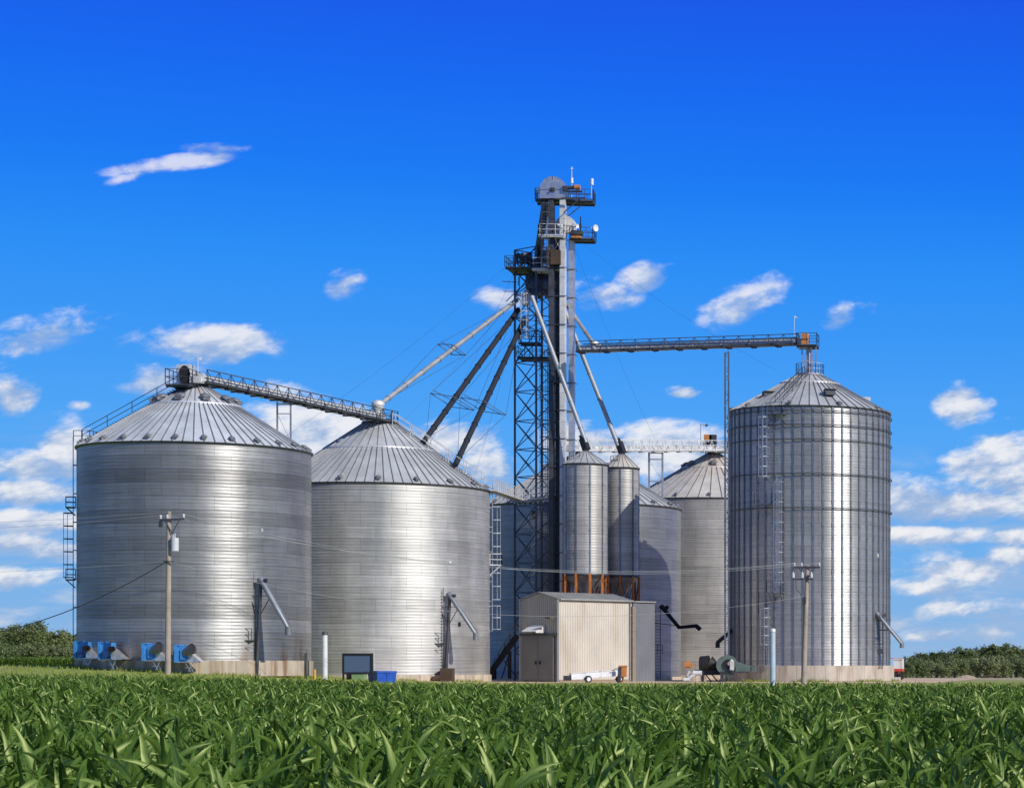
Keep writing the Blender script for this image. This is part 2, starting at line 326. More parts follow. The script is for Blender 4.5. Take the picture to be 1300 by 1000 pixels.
def groundmat():
    m, nt, b = newmat('ground_soil_and_grass'); L = nt.links
    tc = node(nt, 'ShaderNodeTexCoord'); o = tc.outputs['Object']
    g = noise(nt, o, .12, 8); h = noise(nt, o, 1.6, 6, (1, .3, 1)); p = noise(nt, o, .03, 4, (1, .5, 1), (9, 2, 0))
    grass = mix(nt, mrange(nt, h, .3, .7, 0, 1), (.17, .24, .03, 1), (.29, .33, .06, 1))
    grass = mix(nt, mrange(nt, g, .5, .7, 0, .5), grass, (.34, .30, .12, 1))
    sp = node(nt, 'ShaderNodeSeparateXYZ'); L.new(o, sp.inputs[0])
    soil = mix(nt, mrange(nt, g, .3, .7, 0, 1), (.030, .040, .015, 1), (.07, .065, .035, 1))
    c = mix(nt, mrange(nt, sp.outputs[1], 117, 119, 0, 1), soil, grass)
    far = mix(nt, mrange(nt, p, .4, .6, 0, 1), (.40, .33, .20, 1), (.30, .27, .14, 1))
    xr = mrange(nt, sp.outputs[0], -75, -55, 0, 1); yr = mrange(nt, sp.outputs[1], 215, 290, 0, 1)
    mm = node(nt, 'ShaderNodeMath', operation='MULTIPLY'); L.new(xr, mm.inputs[0]); L.new(yr, mm.inputs[1])
    c = mix(nt, mm.outputs[0], c, far)
    L.new(c, b.inputs['Base Color']); b.inputs['Roughness'].default_value = .95
    bp = node(nt, 'ShaderNodeBump'); bp.inputs['Strength'].default_value = .8; bp.inputs['Distance'].default_value = .15; L.new(h, bp.inputs['Height']); L.new(bp.outputs[0], b.inputs['Normal'])
    return m
M['ground'] = groundmat()
M['gravel'] = plain('tan_gravel', (.56, .42, .28), .95, 0, .22, .35, .6)
M['grass'] = leafmat('grass_blades', (.17, .25, .03), (.31, .36, .08), .7, .3, .5)

# ------------------------------------------------------------------ mesh building
class MB:
    def __init__(s): s.v = []; s.f = []; s.uv = []; s.sm = []
    def add(s, vs, fs, smooth=False, uvs=None):
        o = len(s.v); s.v += [tuple(v) for v in vs]
        for i, f in enumerate(fs):
            s.f.append(tuple(o + k for k in f)); s.sm.append(smooth)
            s.uv.append(uvs[i] if uvs else None)
        return s
    def box(s, c, size, rz=0.0, mat=None):
        c = Vector(c); hx, hy, hz = size[0] / 2, size[1] / 2, size[2] / 2
        m = mat or Matrix.Rotation(rz, 3, 'Z')
        vs = [c + m @ Vector((a * hx, b * hy, d * hz)) for a in (-1, 1) for b in (-1, 1) for d in (-1, 1)]
        return s.add(vs, [(0, 1, 3, 2), (4, 6, 7, 5), (0, 4, 5, 1), (2, 3, 7, 6), (0, 2, 6, 4), (1, 5, 7, 3)])
    def bar(s, p, q, w, h=None, up=Vector((0, 0, 1))):
        p, q = Vector(p), Vector(q); h = h or w; d = q - p; l = d.length
        if l < 1e-6: return s
        d /= l; 
        if abs(d.dot(up)) > .99: up = Vector((0, 1, 0))
        x = d.cross(up).normalized(); z = x.cross(d).normalized()
        m = Matrix((x, d, z)).transposed()
        return s.box((p + q) / 2, (w, l, h), mat=m)
    def tube(s, p, q, r, r2=None, n=10, caps=True):
        p, q = Vector(p), Vector(q); r2 = r if r2 is None else r2
        d = (q - p).normalized(); a = Vector((0, 0, 1)) if abs(d.z) < .95 else Vector((1, 0, 0))
        x = d.cross(a).normalized(); y = d.cross(x)
        vs = []
        for k in range(n):
            t = 2 * PI * k / n; o = x * math.cos(t) + y * math.sin(t)
            vs += [p + o * r, q + o * r2]
        s.add(vs, [(2 * k, 2 * k + 1, (2 * k + 3) % (2 * n), (2 * k + 2) % (2 * n)) for k in range(n)], True)
        if caps:
            s.add([vs[2 * k] for k in range(n)], [tuple(range(n))]); s.add([vs[2 * k + 1] for k in range(n)], [tuple(reversed(range(n)))])
        return s
    def path(s, pts, r, n=8):
        pts = [Vector(p) for p in pts]
        rings = []
        for i, p in enumerate(pts):
            d = (pts[min(i + 1, len(pts) - 1)] - pts[max(i - 1, 0)]).normalized()
            a = Vector((0, 0, 1)) if abs(d.z) < .95 else Vector((0, 1, 0))
            x = d.cross(a).normalized(); y = d.cross(x)
            rings.append([p + (x * math.cos(2 * PI * k / n) + y * math.sin(2 * PI * k / n)) * r for k in range(n)])
        vs = [v for r_ in rings for v in r_]
        s.add(vs, [(i * n + k, (i + 1) * n + k, (i + 1) * n + (k + 1) % n, i * n + (k + 1) % n) for i in range(len(pts) - 1) for k in range(n)], True)
        s.add(rings[0], [tuple(range(n))]); s.add(rings[-1], [tuple(reversed(range(n)))])
        return s
    def lathe(s, prof, n=48, c=(0, 0, 0), smooth=True, a0=0.0, a1=2 * PI, uvr=None):
        c = Vector(c); full = abs(a1 - a0 - 2 * PI) < 1e-6; m = n if full else n + 1
        vs = [c + Vector((r * math.cos(a0 + (a1 - a0) * k / n), r * math.sin(a0 + (a1 - a0) * k / n), z)) for r, z in prof for k in range(m)]
        fs = []; uvs = []; R0 = uvr or max(r for r, z in prof); dl = [0.0]
        for i in range(1, len(prof)): dl.append(dl[-1] + math.hypot(prof[i][0] - prof[i - 1][0], prof[i][1] - prof[i - 1][1]))
        for i in range(len(prof) - 1):
            for k in range(n):
                k2 = (k + 1) % m if full else k + 1
                fs.append((i * m + k, i * m + k2, (i + 1) * m + k2, (i + 1) * m + k))
                u0 = (a1 - a0) * k / n * R0; u1 = (a1 - a0) * (k + 1) / n * R0; z0 = prof[0][1] + dl[i]; z1 = prof[0][1] + dl[i + 1]
                uvs.append(((u0, z0), (u1, z0), (u1, z1), (u0, z1)))
        return s.add(vs, fs, smooth, uvs)
    def prism(s, pts, ext):                              # polygon (3-D points) extruded by a vector
        pts = [Vector(p) for p in pts]; ext = Vector(ext); n = len(pts)
        return s.add(pts + [p + ext for p in pts], [tuple(range(n)), tuple(reversed(range(n, 2 * n)))] + [(i, i + n, (i + 1) % n + n, (i + 1) % n) for i in range(n)])
    def rail(s, pts, h=1.05, post=1.6, t=.05, mids=1, close=False):
        pts = [Vector(p) for p in pts]
        if close: pts = pts + [pts[0]]
        for a, b in zip(pts, pts[1:]):
            for k in range(mids + 1):
                z = Vector((0, 0, h * (k + 1) / (mids + 1))); s.bar(a + z, b + z, t)
            n = max(1, round((b - a).length / post))
            for i in range(n + 1):
                p = a.lerp(b, i / n); s.bar(p, p + Vector((0, 0, h)), t)
        return s
    def build(s, name, mat, parent=None):
        me = bpy.data.meshes.new(name); off = Vector((0, 0, 0))
        if parent is not None:
            off = parent['_o'] if not isinstance(parent, bpy.types.Object) else ORG.get(parent.name, Vector((0, 0, 0)))
        me.from_pydata([(v[0] - off.x, v[1] - off.y, v[2] - off.z) for v in s.v], [], s.f)
        if any(u for u in s.uv):
            l = me.uv_layers.new(name='UVMap'); i = 0
            for f, u in zip(s.f, s.uv):
                for k in range(len(f)):
                    l.data[i].uv = u[k] if u else (0, 0); i += 1
        me.polygons.foreach_set('use_smooth', s.sm)
        me.materials.append(mat); me.update()
        o = bpy.data.objects.new(name, me); C.objects.link(o)
        if parent is not None: o.parent = parent; ORG[o.name] = off
        return o
ORG = {}
def thing(name, label, cat, loc, group=None):
    o = bpy.data.objects.new(name, None); C.objects.link(o); o.location = loc; o.empty_display_size = .3
    ORG[o.name] = Vector(loc); o['label'] = label; o['category'] = cat
    if group: o['group'] = group
    return o
def tag(o, label, cat, group=None, kind=None):
    o['label'] = label; o['category'] = cat
    if group: o['group'] = group
    if kind: o['kind'] = kind
    return o
def copyobj(o, parent, M4, name=None):
    c = o.copy(); C.objects.link(c); c.parent = parent; c.matrix_local = M4; ORG[c.name] = ORG.get(o.name, Vector((0, 0, 0)))
    return c

# ------------------------------------------------------------------ terrain
def lerpt(t, pts):
    if t <= pts[0][0]: return pts[0][1]
    for (a, va), (b, vb) in zip(pts, pts[1:]):
        if t <= b: return va + (vb - va) * (t - a) / (b - a)
    return pts[-1][1]
def sstep(a, b, x):
    t = max(0, min(1, (x - a) / (b - a))); return t * t * (3 - 2 * t)
def T(x, y):
    base = lerpt(y, [(118, -.64), (188, -.28), (212, .12), (300, .15), (620, -1.3), (3000, -2.5)])
    yy = max(y, 60); u = x / yy
    s = sstep(.25, .46, -u)
    A = lerpt(y, [(20, 0), (118, .50), (196, 1.72), (240, 1.5), (300, 1.30), (520, 2.95), (900, 3.2), (3000, 0)])
    return base + s * A

def grid(name, xs, ys, mat, dz=0.0):
    vs = [(x, y, T(x, y) + dz) for y in ys for x in xs]; n = len(xs)
    fs = [(j * n + i, j * n + i + 1, (j + 1) * n + i + 1, (j + 1) * n + i) for j in range(len(ys) - 1) for i in range(n - 1)]
    mb = MB(); mb.add(vs, fs, True); return mb.build(name, mat)
xs = [-6000, -2500, -1200, -700, -450, -320] + list(np.arange(-260, 61, 5.0)) + [90, 150, 300, 700, 2000, 6000]
ys = [-4000, -1000, -200, -50, 0, 20, 40, 60, 80, 100, 110, 118, 130, 150, 170, 190] + list(np.arange(200, 320, 4.0)) + [340, 380, 430, 480, 520, 560, 620, 700, 900, 1200, 2000, 3000, 6000, 12000]
g = grid('ground', [float(a) for a in xs], [float(a) for a in ys], M['ground']); g['kind'] = 'structure'
g['label'] = 'grassy ground and field soil under the whole farm yard'
yard = MB()
ax = np.arange(-69, -12, 3.0); ay = list(np.arange(213, 300, 3.0))
vs = []; nx = len(ax)
for j, y in enumerate(ay):
    for i, x in enumerate(ax):
        yy = y + (1.6 * math.sin(x * .35) + .8 * math.sin(x * .9) if j == 0 else 0)
        vs.append((x, yy, T(x, yy) + .012))
yard.add(vs, [(j * nx + i, j * nx + i + 1, (j + 1) * nx + i + 1, (j + 1) * nx + i) for j in range(len(ay) - 1) for i in range(nx - 1)], True)
y_ = yard.build('gravel_yard', M['gravel']); y_['kind'] = 'structure'; y_['label'] = 'tan gravel yard in front of the bins and shed'

# ------------------------------------------------------------------ grain bins
def cyl(Lp, Rp, Y):
    a, b = math.atan((Lp - PX0) / F), math.atan((Rp - PX0) / F); c = (a + b) / 2; h = (b - a) / 2
    d = Y / math.cos(c); return d * math.sin(c), Y, d * math.sin(h)
def vent_mesh(s=1.0):
    mb = MB()
    mb.tube((0, 0, -.1), (0, 0, .28 * s), .26 * s, n=12)
    prof = [(.0, .52), (.22, .50), (.40, .42), (.50, .28), (.50, .20)]
    mb.lathe([(r * s, z * s) for r, z in reversed(prof)], 14)
    mb.box((.42 * s, 0, .20 * s), (.50 * s, .62 * s, .32 * s))
    return mb
VENT = {}
def grain_bin(name, label, cyl_, z_eave, z_peak, z_found, mats, ribs, rtop=.55, brk=.33, vents=24, vents_up=8, rf=.15, vs=1.0, extra_top=True, group='corrugated steel grain bins'):
    x, y, r = cyl_; z0 = T(x, y - r) - .4
    root = thing(name, label, 'grain bin', (x, y, T(x, y)), group)
    fm = MB(); fm.lathe([(r + rf, z0), (r + rf, z_found), (r - .3, z_found + .02)], 96, (x, y, 0), uvr=r)
    # sharp shading for the foundation
    fm.sm = [False] * len(fm.sm)
    fm.build('foundation', mats[2], root)
    w = MB(); w.lathe([(r, z_found - .02), (r, z_eave)], 128, (x, y, 0), uvr=r); w.build('wall', mats[0], root)
    e = MB(); e.lathe([(r - .02, z_eave - .10), (r + .14, z_eave - .10), (r + .16, z_eave + .03)], 128, (x, y, 0)); e.build('eave_ring', M['ringm'], root)
    rb = z_eave + (z_peak - z_eave) * (1 - brk); rr = r + .12; rbr = rtop + (rr - rtop) * brk
    rm = MB()
    rm.lathe([(rr, z_eave), (rbr, rb)], ribs, (x, y, 0), smooth=False, uvr=r)
    rm.lathe([(rbr + .02, rb + .10), (rtop, z_peak)], ribs // 2, (x, y, 0), smooth=False, uvr=r)
    rm.lathe([(rbr + .06, rb - .02), (rbr + .06, rb + .14), (rbr - .3, rb + .2)], ribs, (x, y, 0), uvr=r)
    rm.build('roof', mats[1], root)
    sb = MB()
    for k in range(ribs):
        a = 2 * PI * k / ribs; d = Vector((math.cos(a), math.sin(a), 0)); p = Vector((x, y, 0)) + d * (rr + .03); q = Vector((x, y, 0)) + d * rbr
        p.z = z_eave + .04; q.z = rb + .06; sb.bar(p, q, .055, .08)
    for k in range(ribs // 2):
        a = 4 * PI * k / ribs; d = Vector((math.cos(a), math.sin(a), 0)); p = Vector((x, y, 0)) + d * rbr; q = Vector((x, y, 0)) + d * rtop
        p.z = rb + .14; q.z = z_peak + .04; sb.bar(p, q, .05, .08)
    sb.build('roof_ribs', M['rib'], root)
    cp = MB(); cp.lathe([(rtop + .05, z_peak - .1), (rtop + .05, z_peak + .22), (rtop * .5, z_peak + .32), (0.01, z_peak + .34)], 24, (x, y, 0)); cp.build('roof_cap', M['galv'], root)
    slope = math.atan2(z_peak - z_eave, rr - rtop)
    key = vs
    first = None
    def place(n, frac, a_off, sc):
        nonlocal first
        for k in range(n):
            a = 2 * PI * (k + a_off) / n
            rv = rr + (rtop - rr) * frac; zz = z_eave + (z_peak - z_eave) * frac + (.04 if frac < 1 - brk else .1)
            m4 = Matrix.Translation(Vector((x, y, zz)) - ORG[root.name] + Vector((math.cos(a) * rv, math.sin(a) * rv, 0))) @ Matrix.Rotation(a, 4, 'Z') @ Matrix.Rotation(slope * .6, 4, 'Y') @ Matrix.Scale(sc, 4)
            if first is None:
                if key not in VENT:
                    first = vent_mesh(vs).build('roof_vent', M['vent']); VENT[key] = first.data
                else:
                    first = bpy.data.objects.new('roof_vent', VENT[key]); C.objects.link(first)
                first.parent = root; first.matrix_local = m4; ORG[first.name] = Vector((0, 0, 0))
            else: copyobj(first, root, m4)
    if vents: place(vents, .055, .3, .55)
    if vents_up: place(vents_up, 1 - brk + .06, .45, .9)
    return root, x, y, r

def ladder(root, p0, z1, out, width=.5, cage=None, cage_step=.9, mat=None, mname='ladder'):
    """vertical ladder from p0 up to height z1, cage between heights cage=(a,b)"""
    mat = mat or M['galvl']; p0 = Vector(p0); out = Vector(out).normalized(); sd_ = Vector((-out.y, out.x, 0))
    mb = MB(); h = Vector((0, 0, z1 - p0.z)); b = p0 + out * .25
    for s in (-1, 1): mb.bar(b + sd_ * s * width / 2, b + sd_ * s * width / 2 + h, .05)
    n = int(h.z / .33)
    for k in range(n): q = b + Vector((0, 0, .33 * (k + .5))); mb.bar(q - sd_ * width / 2, q + sd_ * width / 2, .035)
    for k in range(int(h.z / 2.4) + 1):
        for s in (-1, 1): q = b + sd_ * s * width / 2 + Vector((0, 0, min(h.z, 2.4 * k))); mb.bar(q, q - out * .3, .06)
    lo = mb.build(mname, mat, root)
    if cage:
        cb = MB(); w = .42
        n = max(1, round((cage[1] - cage[0]) / cage_step))
        prof = [(-w, 0), (-w, .45), (-w * .6, .75), (w * .6, .75), (w, .45), (w, 0)]
        for k in range(n + 1):
            z = cage[0] + (cage[1] - cage[0]) * k / n; c = Vector((b.x, b.y, z)); pts = [c + sd_ * a + out * o_ for a, o_ in prof]
            for u, v in zip(pts, pts[1:]): cb.bar(u, v, .045, .07)
        for a, o_ in prof[1:5]:
            c = Vector((b.x, b.y, cage[0])) + sd_ * a + out * o_; cb.bar(c, c + Vector((0, 0, cage[1] - cage[0])), .03)
        cb.build('safety_cage', mat, lo)
    return lo
def platform(root, c, size, out, mat=None, name='platform', h=1.1, rails=(1, 1, 1)):
    mat = mat or M['galvl']; c = Vector(c); out = Vector(out).normalized(); s = Vector((-out.y, out.x, 0)); w, d = size
    m = Matrix((s, out, Vector((0, 0, 1)))).transposed()
    mb = MB(); mb.box(c, (w, d, .10), mat=m)
    for a in (-1, 1): mb.bar(c + s * a * w * .4 + out * d * .45, c + s * a * w * .4 - out * d * .5 - Vector((0, 0, d * .9)), .07)
    pf = mb.build(name, mat, root)
    A = c + s * w / 2 - out * d / 2; B = c + s * w / 2 + out * d / 2; D = c - s * w / 2 + out * d / 2; E = c - s * w / 2 - out * d / 2
    rb = MB(); rb.rail([A, B, D, E], h, .9, .05, 1); rb.build('railing', mat, pf)
    return pf
def az_pt(x, y, r, px, Yn=None):
    """point of a bin's near wall seen in column px"""
    u = (px - PX0) / F
    a = 1 + u * u; b = -2 * (u * x + y); c = x * x + y * y - r * r; D = max(0, b * b - 4 * a * c)
    Y = (-b - math.sqrt(D)) / (2 * a); p = Vector((u * Y, Y, 0)); return p, (p - Vector((x, y, 0))).normalized()

B1 = cyl(97, 395.5, 204); B2 = cyl(340, 622, 228); B3 = cyl(611, 864.5, 265); B4 = cyl(794, 1016, 290); BR = cyl(926, 1129.5, 240)
b1, *_ = grain_bin('grain_bin', 'largest grain bin at far left, dark banded wall on tan concrete with blue fans', B1, pz(573, 204), pz(489, 204), pz(838, 194), (M['wall1'], M['roof1'], M['conc1']), 72, rtop=.75, vents=26, vents_up=10)
b2, *_ = grain_bin('grain_bin', 'bright silvery grain bin behind the signboard, second from the left, dull grey ribbed roof', B2, pz(622, 228), pz(538, 228), pz(856.5, 217.4), (M['wall2'], M['roof2'], M['conc']), 76, rtop=1.6, brk=.42, vents=18, vents_up=0)
b3, *_ = grain_bin('grain_bin', 'shaded steel grain bin directly behind the lattice tower and the shed', B3, pz(645, 264), pz(575, 264), .5, (M['wall3'], M['roof2'], M['conc']), 64, rtop=.9, vents=20, vents_up=6)
b4, *_ = grain_bin('grain_bin', 'grey grain bin furthest back with brown stained roof, beside the tall ribbed silo', B4, pz(639, 290), pz(575, 290), .6, (M['wall4'], M['roof4'], M['conc']), 48, rtop=.6, vents=16, vents_up=7)
br, *_ = grain_bin('grain_silo', 'tall narrow silo at the right with vertical outside ribs and a round concrete base', BR, pz(525.4, 240), pz(477, 240), pz(844.5, 232), (M['wallR'], M['roofR'], M['concR']), 52, rtop=1.3, brk=.25, vents=10, vents_up=0, rf=.45, group=None)
br['category'] = 'silo'

def stiffeners(root, B, z0, z1, n, rings, w=.17, d=.14, a0=0.0):
    x, y, r = B; first = None
    for k in range(n):
        a = 2 * PI * (k + a0) / n
        m4 = Matrix.Translation(Vector((x, y, 0)) - Vector((ORG[root.name].x, ORG[root.name].y, ORG[root.name].z)) + Vector((math.cos(a) * (r + d / 2), math.sin(a) * (r + d / 2), 0))) @ Matrix.Rotation(a, 4, 'Z')
        if first is None:
            mb = MB(); mb.box((0, 0, (z0 + z1) / 2), (.03, w, z1 - z0)); 
            for s in (-1, 1): mb.box((-d * .25, s * w / 2, (z0 + z1) / 2), (d * .6, .035, z1 - z0 - .01))
            for z in np.arange(z0 + 2.3, z1, 2.3): mb.box((.02, 0, float(z)), (.035, w + .05, .3))
            first = mb.build('stiffener', M['stiff']); first.parent = root; first.matrix_local = m4; ORG[first.name] = Vector((0, 0, 0))
        else: copyobj(first, root, m4)
    for z in rings:
        mb = MB(); q = r + d + .05; mb.lathe([(q, z - .05), (q + .07, z - .05), (q + .07, z + .05), (q, z + .05), (q, z - .05)], 72, (x, y, 0), smooth=False); mb.build('wind_ring', M['ringm'], root)
stiffeners(br, BR, pz(844, 240), BR and pz(527, 240), 52, [pz(k, 240) for k in (532, 549, 567, 609, 651)], a0=.35)

# doors, small hatches and seams on the big walls
def hatch(root, B, px, py, w, h, mat, name='hatch'):
    p, o = az_pt(*B, px); s = Vector((-o.y, o.x, 0)); p = p + o * .03; p.z = pz(py, p.y)
    m = Matrix((s, o, Vector((0, 0, 1)))).transposed(); mb = MB(); mb.box(p, (w, .06, h), mat=m); mb.box(p + o * .05, (w * .7, .05, h * .7), mat=m); mb.build(name, mat, root)
hatch(b1, B1, 332, 673, .22, .3, M['galv']); hatch(b2, B2, 571, 714, .28, .28, M['galvl']); hatch(b3, B3, 679, 653, .6, .8, M['rustm'])
hatch(b2, B2, 583, 792, .3, .4, M['black'], 'outlet_box'); hatch(br, BR, 1114, 705, .18, .4, M['galvl'])
hatch(br, BR, 1127, 851, .3, .4, M['rustm'], 'outlet_box')

# bin 1: side ladder, platforms and roof stair rails
x, y, r = B1
o = Vector((-.915, -.405, 0)).normalized()
pL = Vector((x, y, 0)) + o * r
ladder(b1, (pL.x, pL.y, T(pL.x, pL.y) + .3), pz(560, 204), o, .5, (pz(735, 204), pz(655, 204)), 1.2, M['galvd'])
platform(b1, (pL.x - .42, pL.y - .15, pz(648, 204)), (.9, .75), o, M['galvd'], h=.9); platform(b1, (pL.x - .42, pL.y - .15, pz(738, 204)), (.9, .75), o, M['galvd'], h=.9)
mb = MB(); a = Vector((x - r, y - .8, pz(563, 204))); b = Vector((x - .9, y - .8, pz(493, 204)))
mb.rail([a + Vector((0, 0, .2)), b + Vector((0, 0, .2))], .95, 2.2, .05, 1)
mb.rail([a + Vector((-.5, -.6, .1)), a + Vector((.9, -.6, .1)), a + Vector((.9, .8, .1))], .9, .8, .05, 1)
for k in range(40): q = a.lerp(b, (k + .5) / 40) + Vector((0, 0, .18)); mb.bar(q + Vector((0, -.2, 0)), q + Vector((0, .35, 0)), .06)
mb.build('roof_stair', M['galvd'], b1)
# bin 2: cage ladder on the right edge, roof stair, top platform
x, y, r = B2
o = Vector((.968, .20, 0)).normalized(); p = Vector((x, y, 0)) + o * r
ladder(b2, (p.x, p.y, pz(800, 228)), pz(612, 228), o, .5, (pz(798, 228), pz(768, 228)), 1.4, M['galv'])
ladder(b2, (p.x + .02, p.y - .05, pz(762, 228)), pz(640, 228), o, .5, (pz(760, 228), pz(641, 228)), 1.35, M['galv'], mname='ladder')
platform(b2, (p.x + .6, p.y, pz(716, 228)), (1.0, 1.1), o)
mb = MB(); a = Vector((x + 1.6, y - .5, pz(541, 228))); b = Vector((x + r - .1, y - .5, pz(617, 228)))
mb.rail([a, b], 1.2, 1.9, .06, 1); mb.rail([a + Vector((0, -.9, -.05)), b + Vector((0, -.9, -.05))], 1.2, 1.9, .06, 1)
for k in range(36): q = a.lerp(b, (k + .5) / 36); mb.bar(q, q + Vector((0, -.9, 0)), .07)
mb.build('roof_stair', M['galvl'], b2)
mb = MB(); c = Vector((x, y, pz(538, 228)))
mb.lathe([(1.0, c.z), (1.75, c.z), (1.75, c.z + .12), (1.0, c.z + .12)], 24, (x, y, 0), smooth=False)
pts = [Vector((x + 1.7 * math.cos(t), y + 1.7 * math.sin(t), c.z + .1)) for t in np.linspace(0, 2 * PI, 11)[:-1]]
mb.rail(pts, 1.1, 1.0, .05, 1, True); mb.build('top_platform', M['galvd'], b2)
# hatch hood on the left of the bin 2 roof
mb = MB(); c = P3(437, 559, 225); mb.box(c, (1.1, 1.0, .25), rz=.3); mb.bar(c + Vector((-.7, 0, -.6)), c + Vector((-.1, 0, .2)), .8, .12); mb.build('roof_hatch', M['galv'], b2)
# tall silo: top walkway, cage ladders, roof stair, doors
x, y, r = BR
c = Vector((x, y, pz(477, 240)))
mb = MB(); mb.lathe([(.8, c.z), (1.45, c.z), (1.45, c.z + .12), (.8, c.z + .12)], 24, (x, y, 0), smooth=False)
pts = [Vector((x + 1.4 * math.cos(t), y + 1.4 * math.sin(t), c.z + .1)) for t in np.linspace(0, 2 * PI, 13)[:-1]]
mb.rail(pts, 1.1, .9, .05, 1, True); mb.build('top_platform', M['galv'], br)
def wl(px, z0py, z1py, cage, mat=M['galv']):
    p, o = az_pt(*BR, px); p = p + o * .35
    return ladder(br, (p.x, p.y, pz(z0py, p.y)), pz(z1py, p.y), o, .5, tuple(pz(k, p.y) for k in cage), .95, mat), p, o
_, p, o = wl(975, 606, 513, (605, 530)); platform(br, (p + o * .35) + Vector((1.2, 0, pz(526, p.y))), (1.8, 1.0), o, M['stiff'])
_, p, o = wl(992, 756, 606, (752, 612)); platform(br, (p + o * .35) + Vector((-1.4, .2, pz(640, p.y))), (1.8, 1.0), o, M['stiff']); platform(br, (p + o * .35) + Vector((-.3, 0, pz(752, p.y))), (1.5, 1.1), o, M['stiff'])
_, p, o = wl(977, 846, 770, (818, 772))
_, p, o = wl(1112, 848, 780, (800, 799), M['galvd'])
mb = MB(); a = P3(984, 516, 233); b = P3(1019, 478, 239)
mb.rail([a, b], 1.0, 1.2, .05, 1); mb.rail([a + Vector((.8, 0, 0)), b + Vector((.8, 0, 0))], 1.0, 1.2, .05, 1)
for k in range(18): q = a.lerp(b, (k + .5) / 18); mb.bar(q, q + Vector((.8, 0, 0)), .12, .06)
mb.build('roof_stair', M['galvd'], br)
mb = MB(); 
for px, py, Y in ((1053, 498, 234.5), (975, 501, 236)):
    q = P3(px, py, Y); mb.box(q, (1.0, .9, .55), rz=.4); mb.box(q + Vector((.1, -.1, .3)), (1.1, 1.0, .08), rz=.4)
mb.build('roof_hatch', M['galvd'], br)
mb = MB(); q = P3(1096, 510, 243); mb.prism([q + Vector((-.9, 0, .5)), q + Vector((.7, 0, .5)), q + Vector((.6, 0, -.2)), q + Vector((-.2, 0, -.5))], (0, .8, 0)); mb.build('roof_hatch', M['galvl'], br)

# unloading tubes hung on the bins
def unload(root, pts, r, lad=None, stand=None, mat=M['pipeg'], box=None, mat2=None):
    mb = MB(); mb.path(pts, r, 10); mb.tube(pts[0], pts[0] + (Vector(pts[0]) - Vector(pts[1])).normalized() * .4, r * 1.25)
    mb.tube(pts[-2], pts[-1], r * 1.12); tb = mb.build('unload_tube', mat, root)
    if stand:
        a, b = stand; s = MB(); s.tube(b, a, .17, .15, 8); s.bar(a + Vector((0, 0, .1)), a + Vector((.55, -.1, .25)), .28)
        m_ = a.lerp(b, .28); 
        for k in (-1, 1): s.bar(m_ + Vector((k * .95, 0, 1.1)), m_ + Vector((0, 0, -.6)), .06)
        s.bar(m_ + Vector((-1.0, 0, 1.1)), m_ + Vector((1.0, 0, 1.1)), .05)
        s.build('lift_tube', mat2 or M['galvd'], root)
        pf = a.lerp(b, .62) + Vector((-.75, -.2, 0)); q = MB(); q.box(pf, (.95, .8, .06)); q.rail([pf + Vector((.4, -.35, 0)), pf + Vector((-.45, -.35, 0)), pf + Vector((-.45, .35, 0))], 1.0, .6, .045, 1); 
        q.bar(pf + Vector((-.45, -.35, 0)), pf + Vector((-.3, -.35, -1)), .045); q.bar(pf + Vector((-.45, -.35, -.6)), pf + Vector((.4, -.35, -.6)), .045); q.build('landing', M['galvd'], root)
        l = MB(); o = Vector((-.35, -.1, 0)); top = Vector((0, 0, 1.0))
        for k in (-.15, .15): l.bar(b + o + Vector((k, 0, 0)), Vector((b.x, b.y, a.z)) + o + top + Vector((k, 0, 0)), .045)
        for k in range(26): zq = b.z + (a.z + .8 - b.z) * k / 26; l.bar(Vector((b.x - .5, b.y - .1, zq)), Vector((b.x - .2, b.y - .1, zq)), .035)
        l.build('ladder', M['galvd'], root)
    return tb
Y = az_pt(*B1, 331)[0].y - 1.3
unload(b1, [P3(333, 739, Y + .6), P3(366, 795, Y - .6), P3(366, 806, Y - .6)], .24, stand=(P3(331, 740, Y + .6), P3(325.5, 857, Y + .9)))
mb = MB(); q, o_ = az_pt(*B1, 384.5); q = q + o_ * .25; mb.bar(Vector((q.x, q.y, pz(829, q.y))), Vector((q.x, q.y, pz(860, q.y))), .16); mb.build('cable_duct', M['galvd'], b1)
Y = az_pt(*B2, 571)[0].y - 1.3
unload(b2, [P3(572, 757, Y + .6), P3(604, 803, Y - .5), P3(604, 812, Y - .5)], .22, stand=(P3(571, 759, Y + .6), P3(566, 852, Y + .6)))
mb = MB(); q = P3(568, 856, Y); mb.box(q, (1.1, 1.0, 1.2)); mb.tube(q + Vector((-.4, -.3, -.2)), q + Vector((-1.3, -.3, -.45)), .28, n=12); mb.build('lift_base', M['rustm'], b2)
q, o_ = az_pt(*BR, 1118)
unload(br, [P3(1116, 782, q.y - .9), P3(1145, 816, q.y - 1.5), P3(1145, 822, q.y - 1.5)], .2)
mb = MB(); mb.tube(P3(1117, 786, q.y - .9), P3(1124, 780, q.y + .3), .16); mb.bar(P3(1117, 785, q.y - .3), P3(1117, 842, q.y - .1), .1); mb.box(P3(1116, 826, q.y - .3), (.7, .5, .5)); mb.build('lift_tube', M['galvd'], br)
q, o_ = az_pt(*BR, 930)
unload(br, [P3(928, 801, q.y + .2), P3(911, 815, q.y - .6), P3(911, 822, q.y - .6)], .2, mat=M['black'])
q, o_ = az_pt(*B3, 836)
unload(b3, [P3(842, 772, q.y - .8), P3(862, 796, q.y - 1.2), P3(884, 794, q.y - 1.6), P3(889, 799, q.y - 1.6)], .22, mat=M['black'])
mb = MB(); mb.tube(P3(843, 776, q.y - .8), P3(848, 769, q.y - .8), .22)
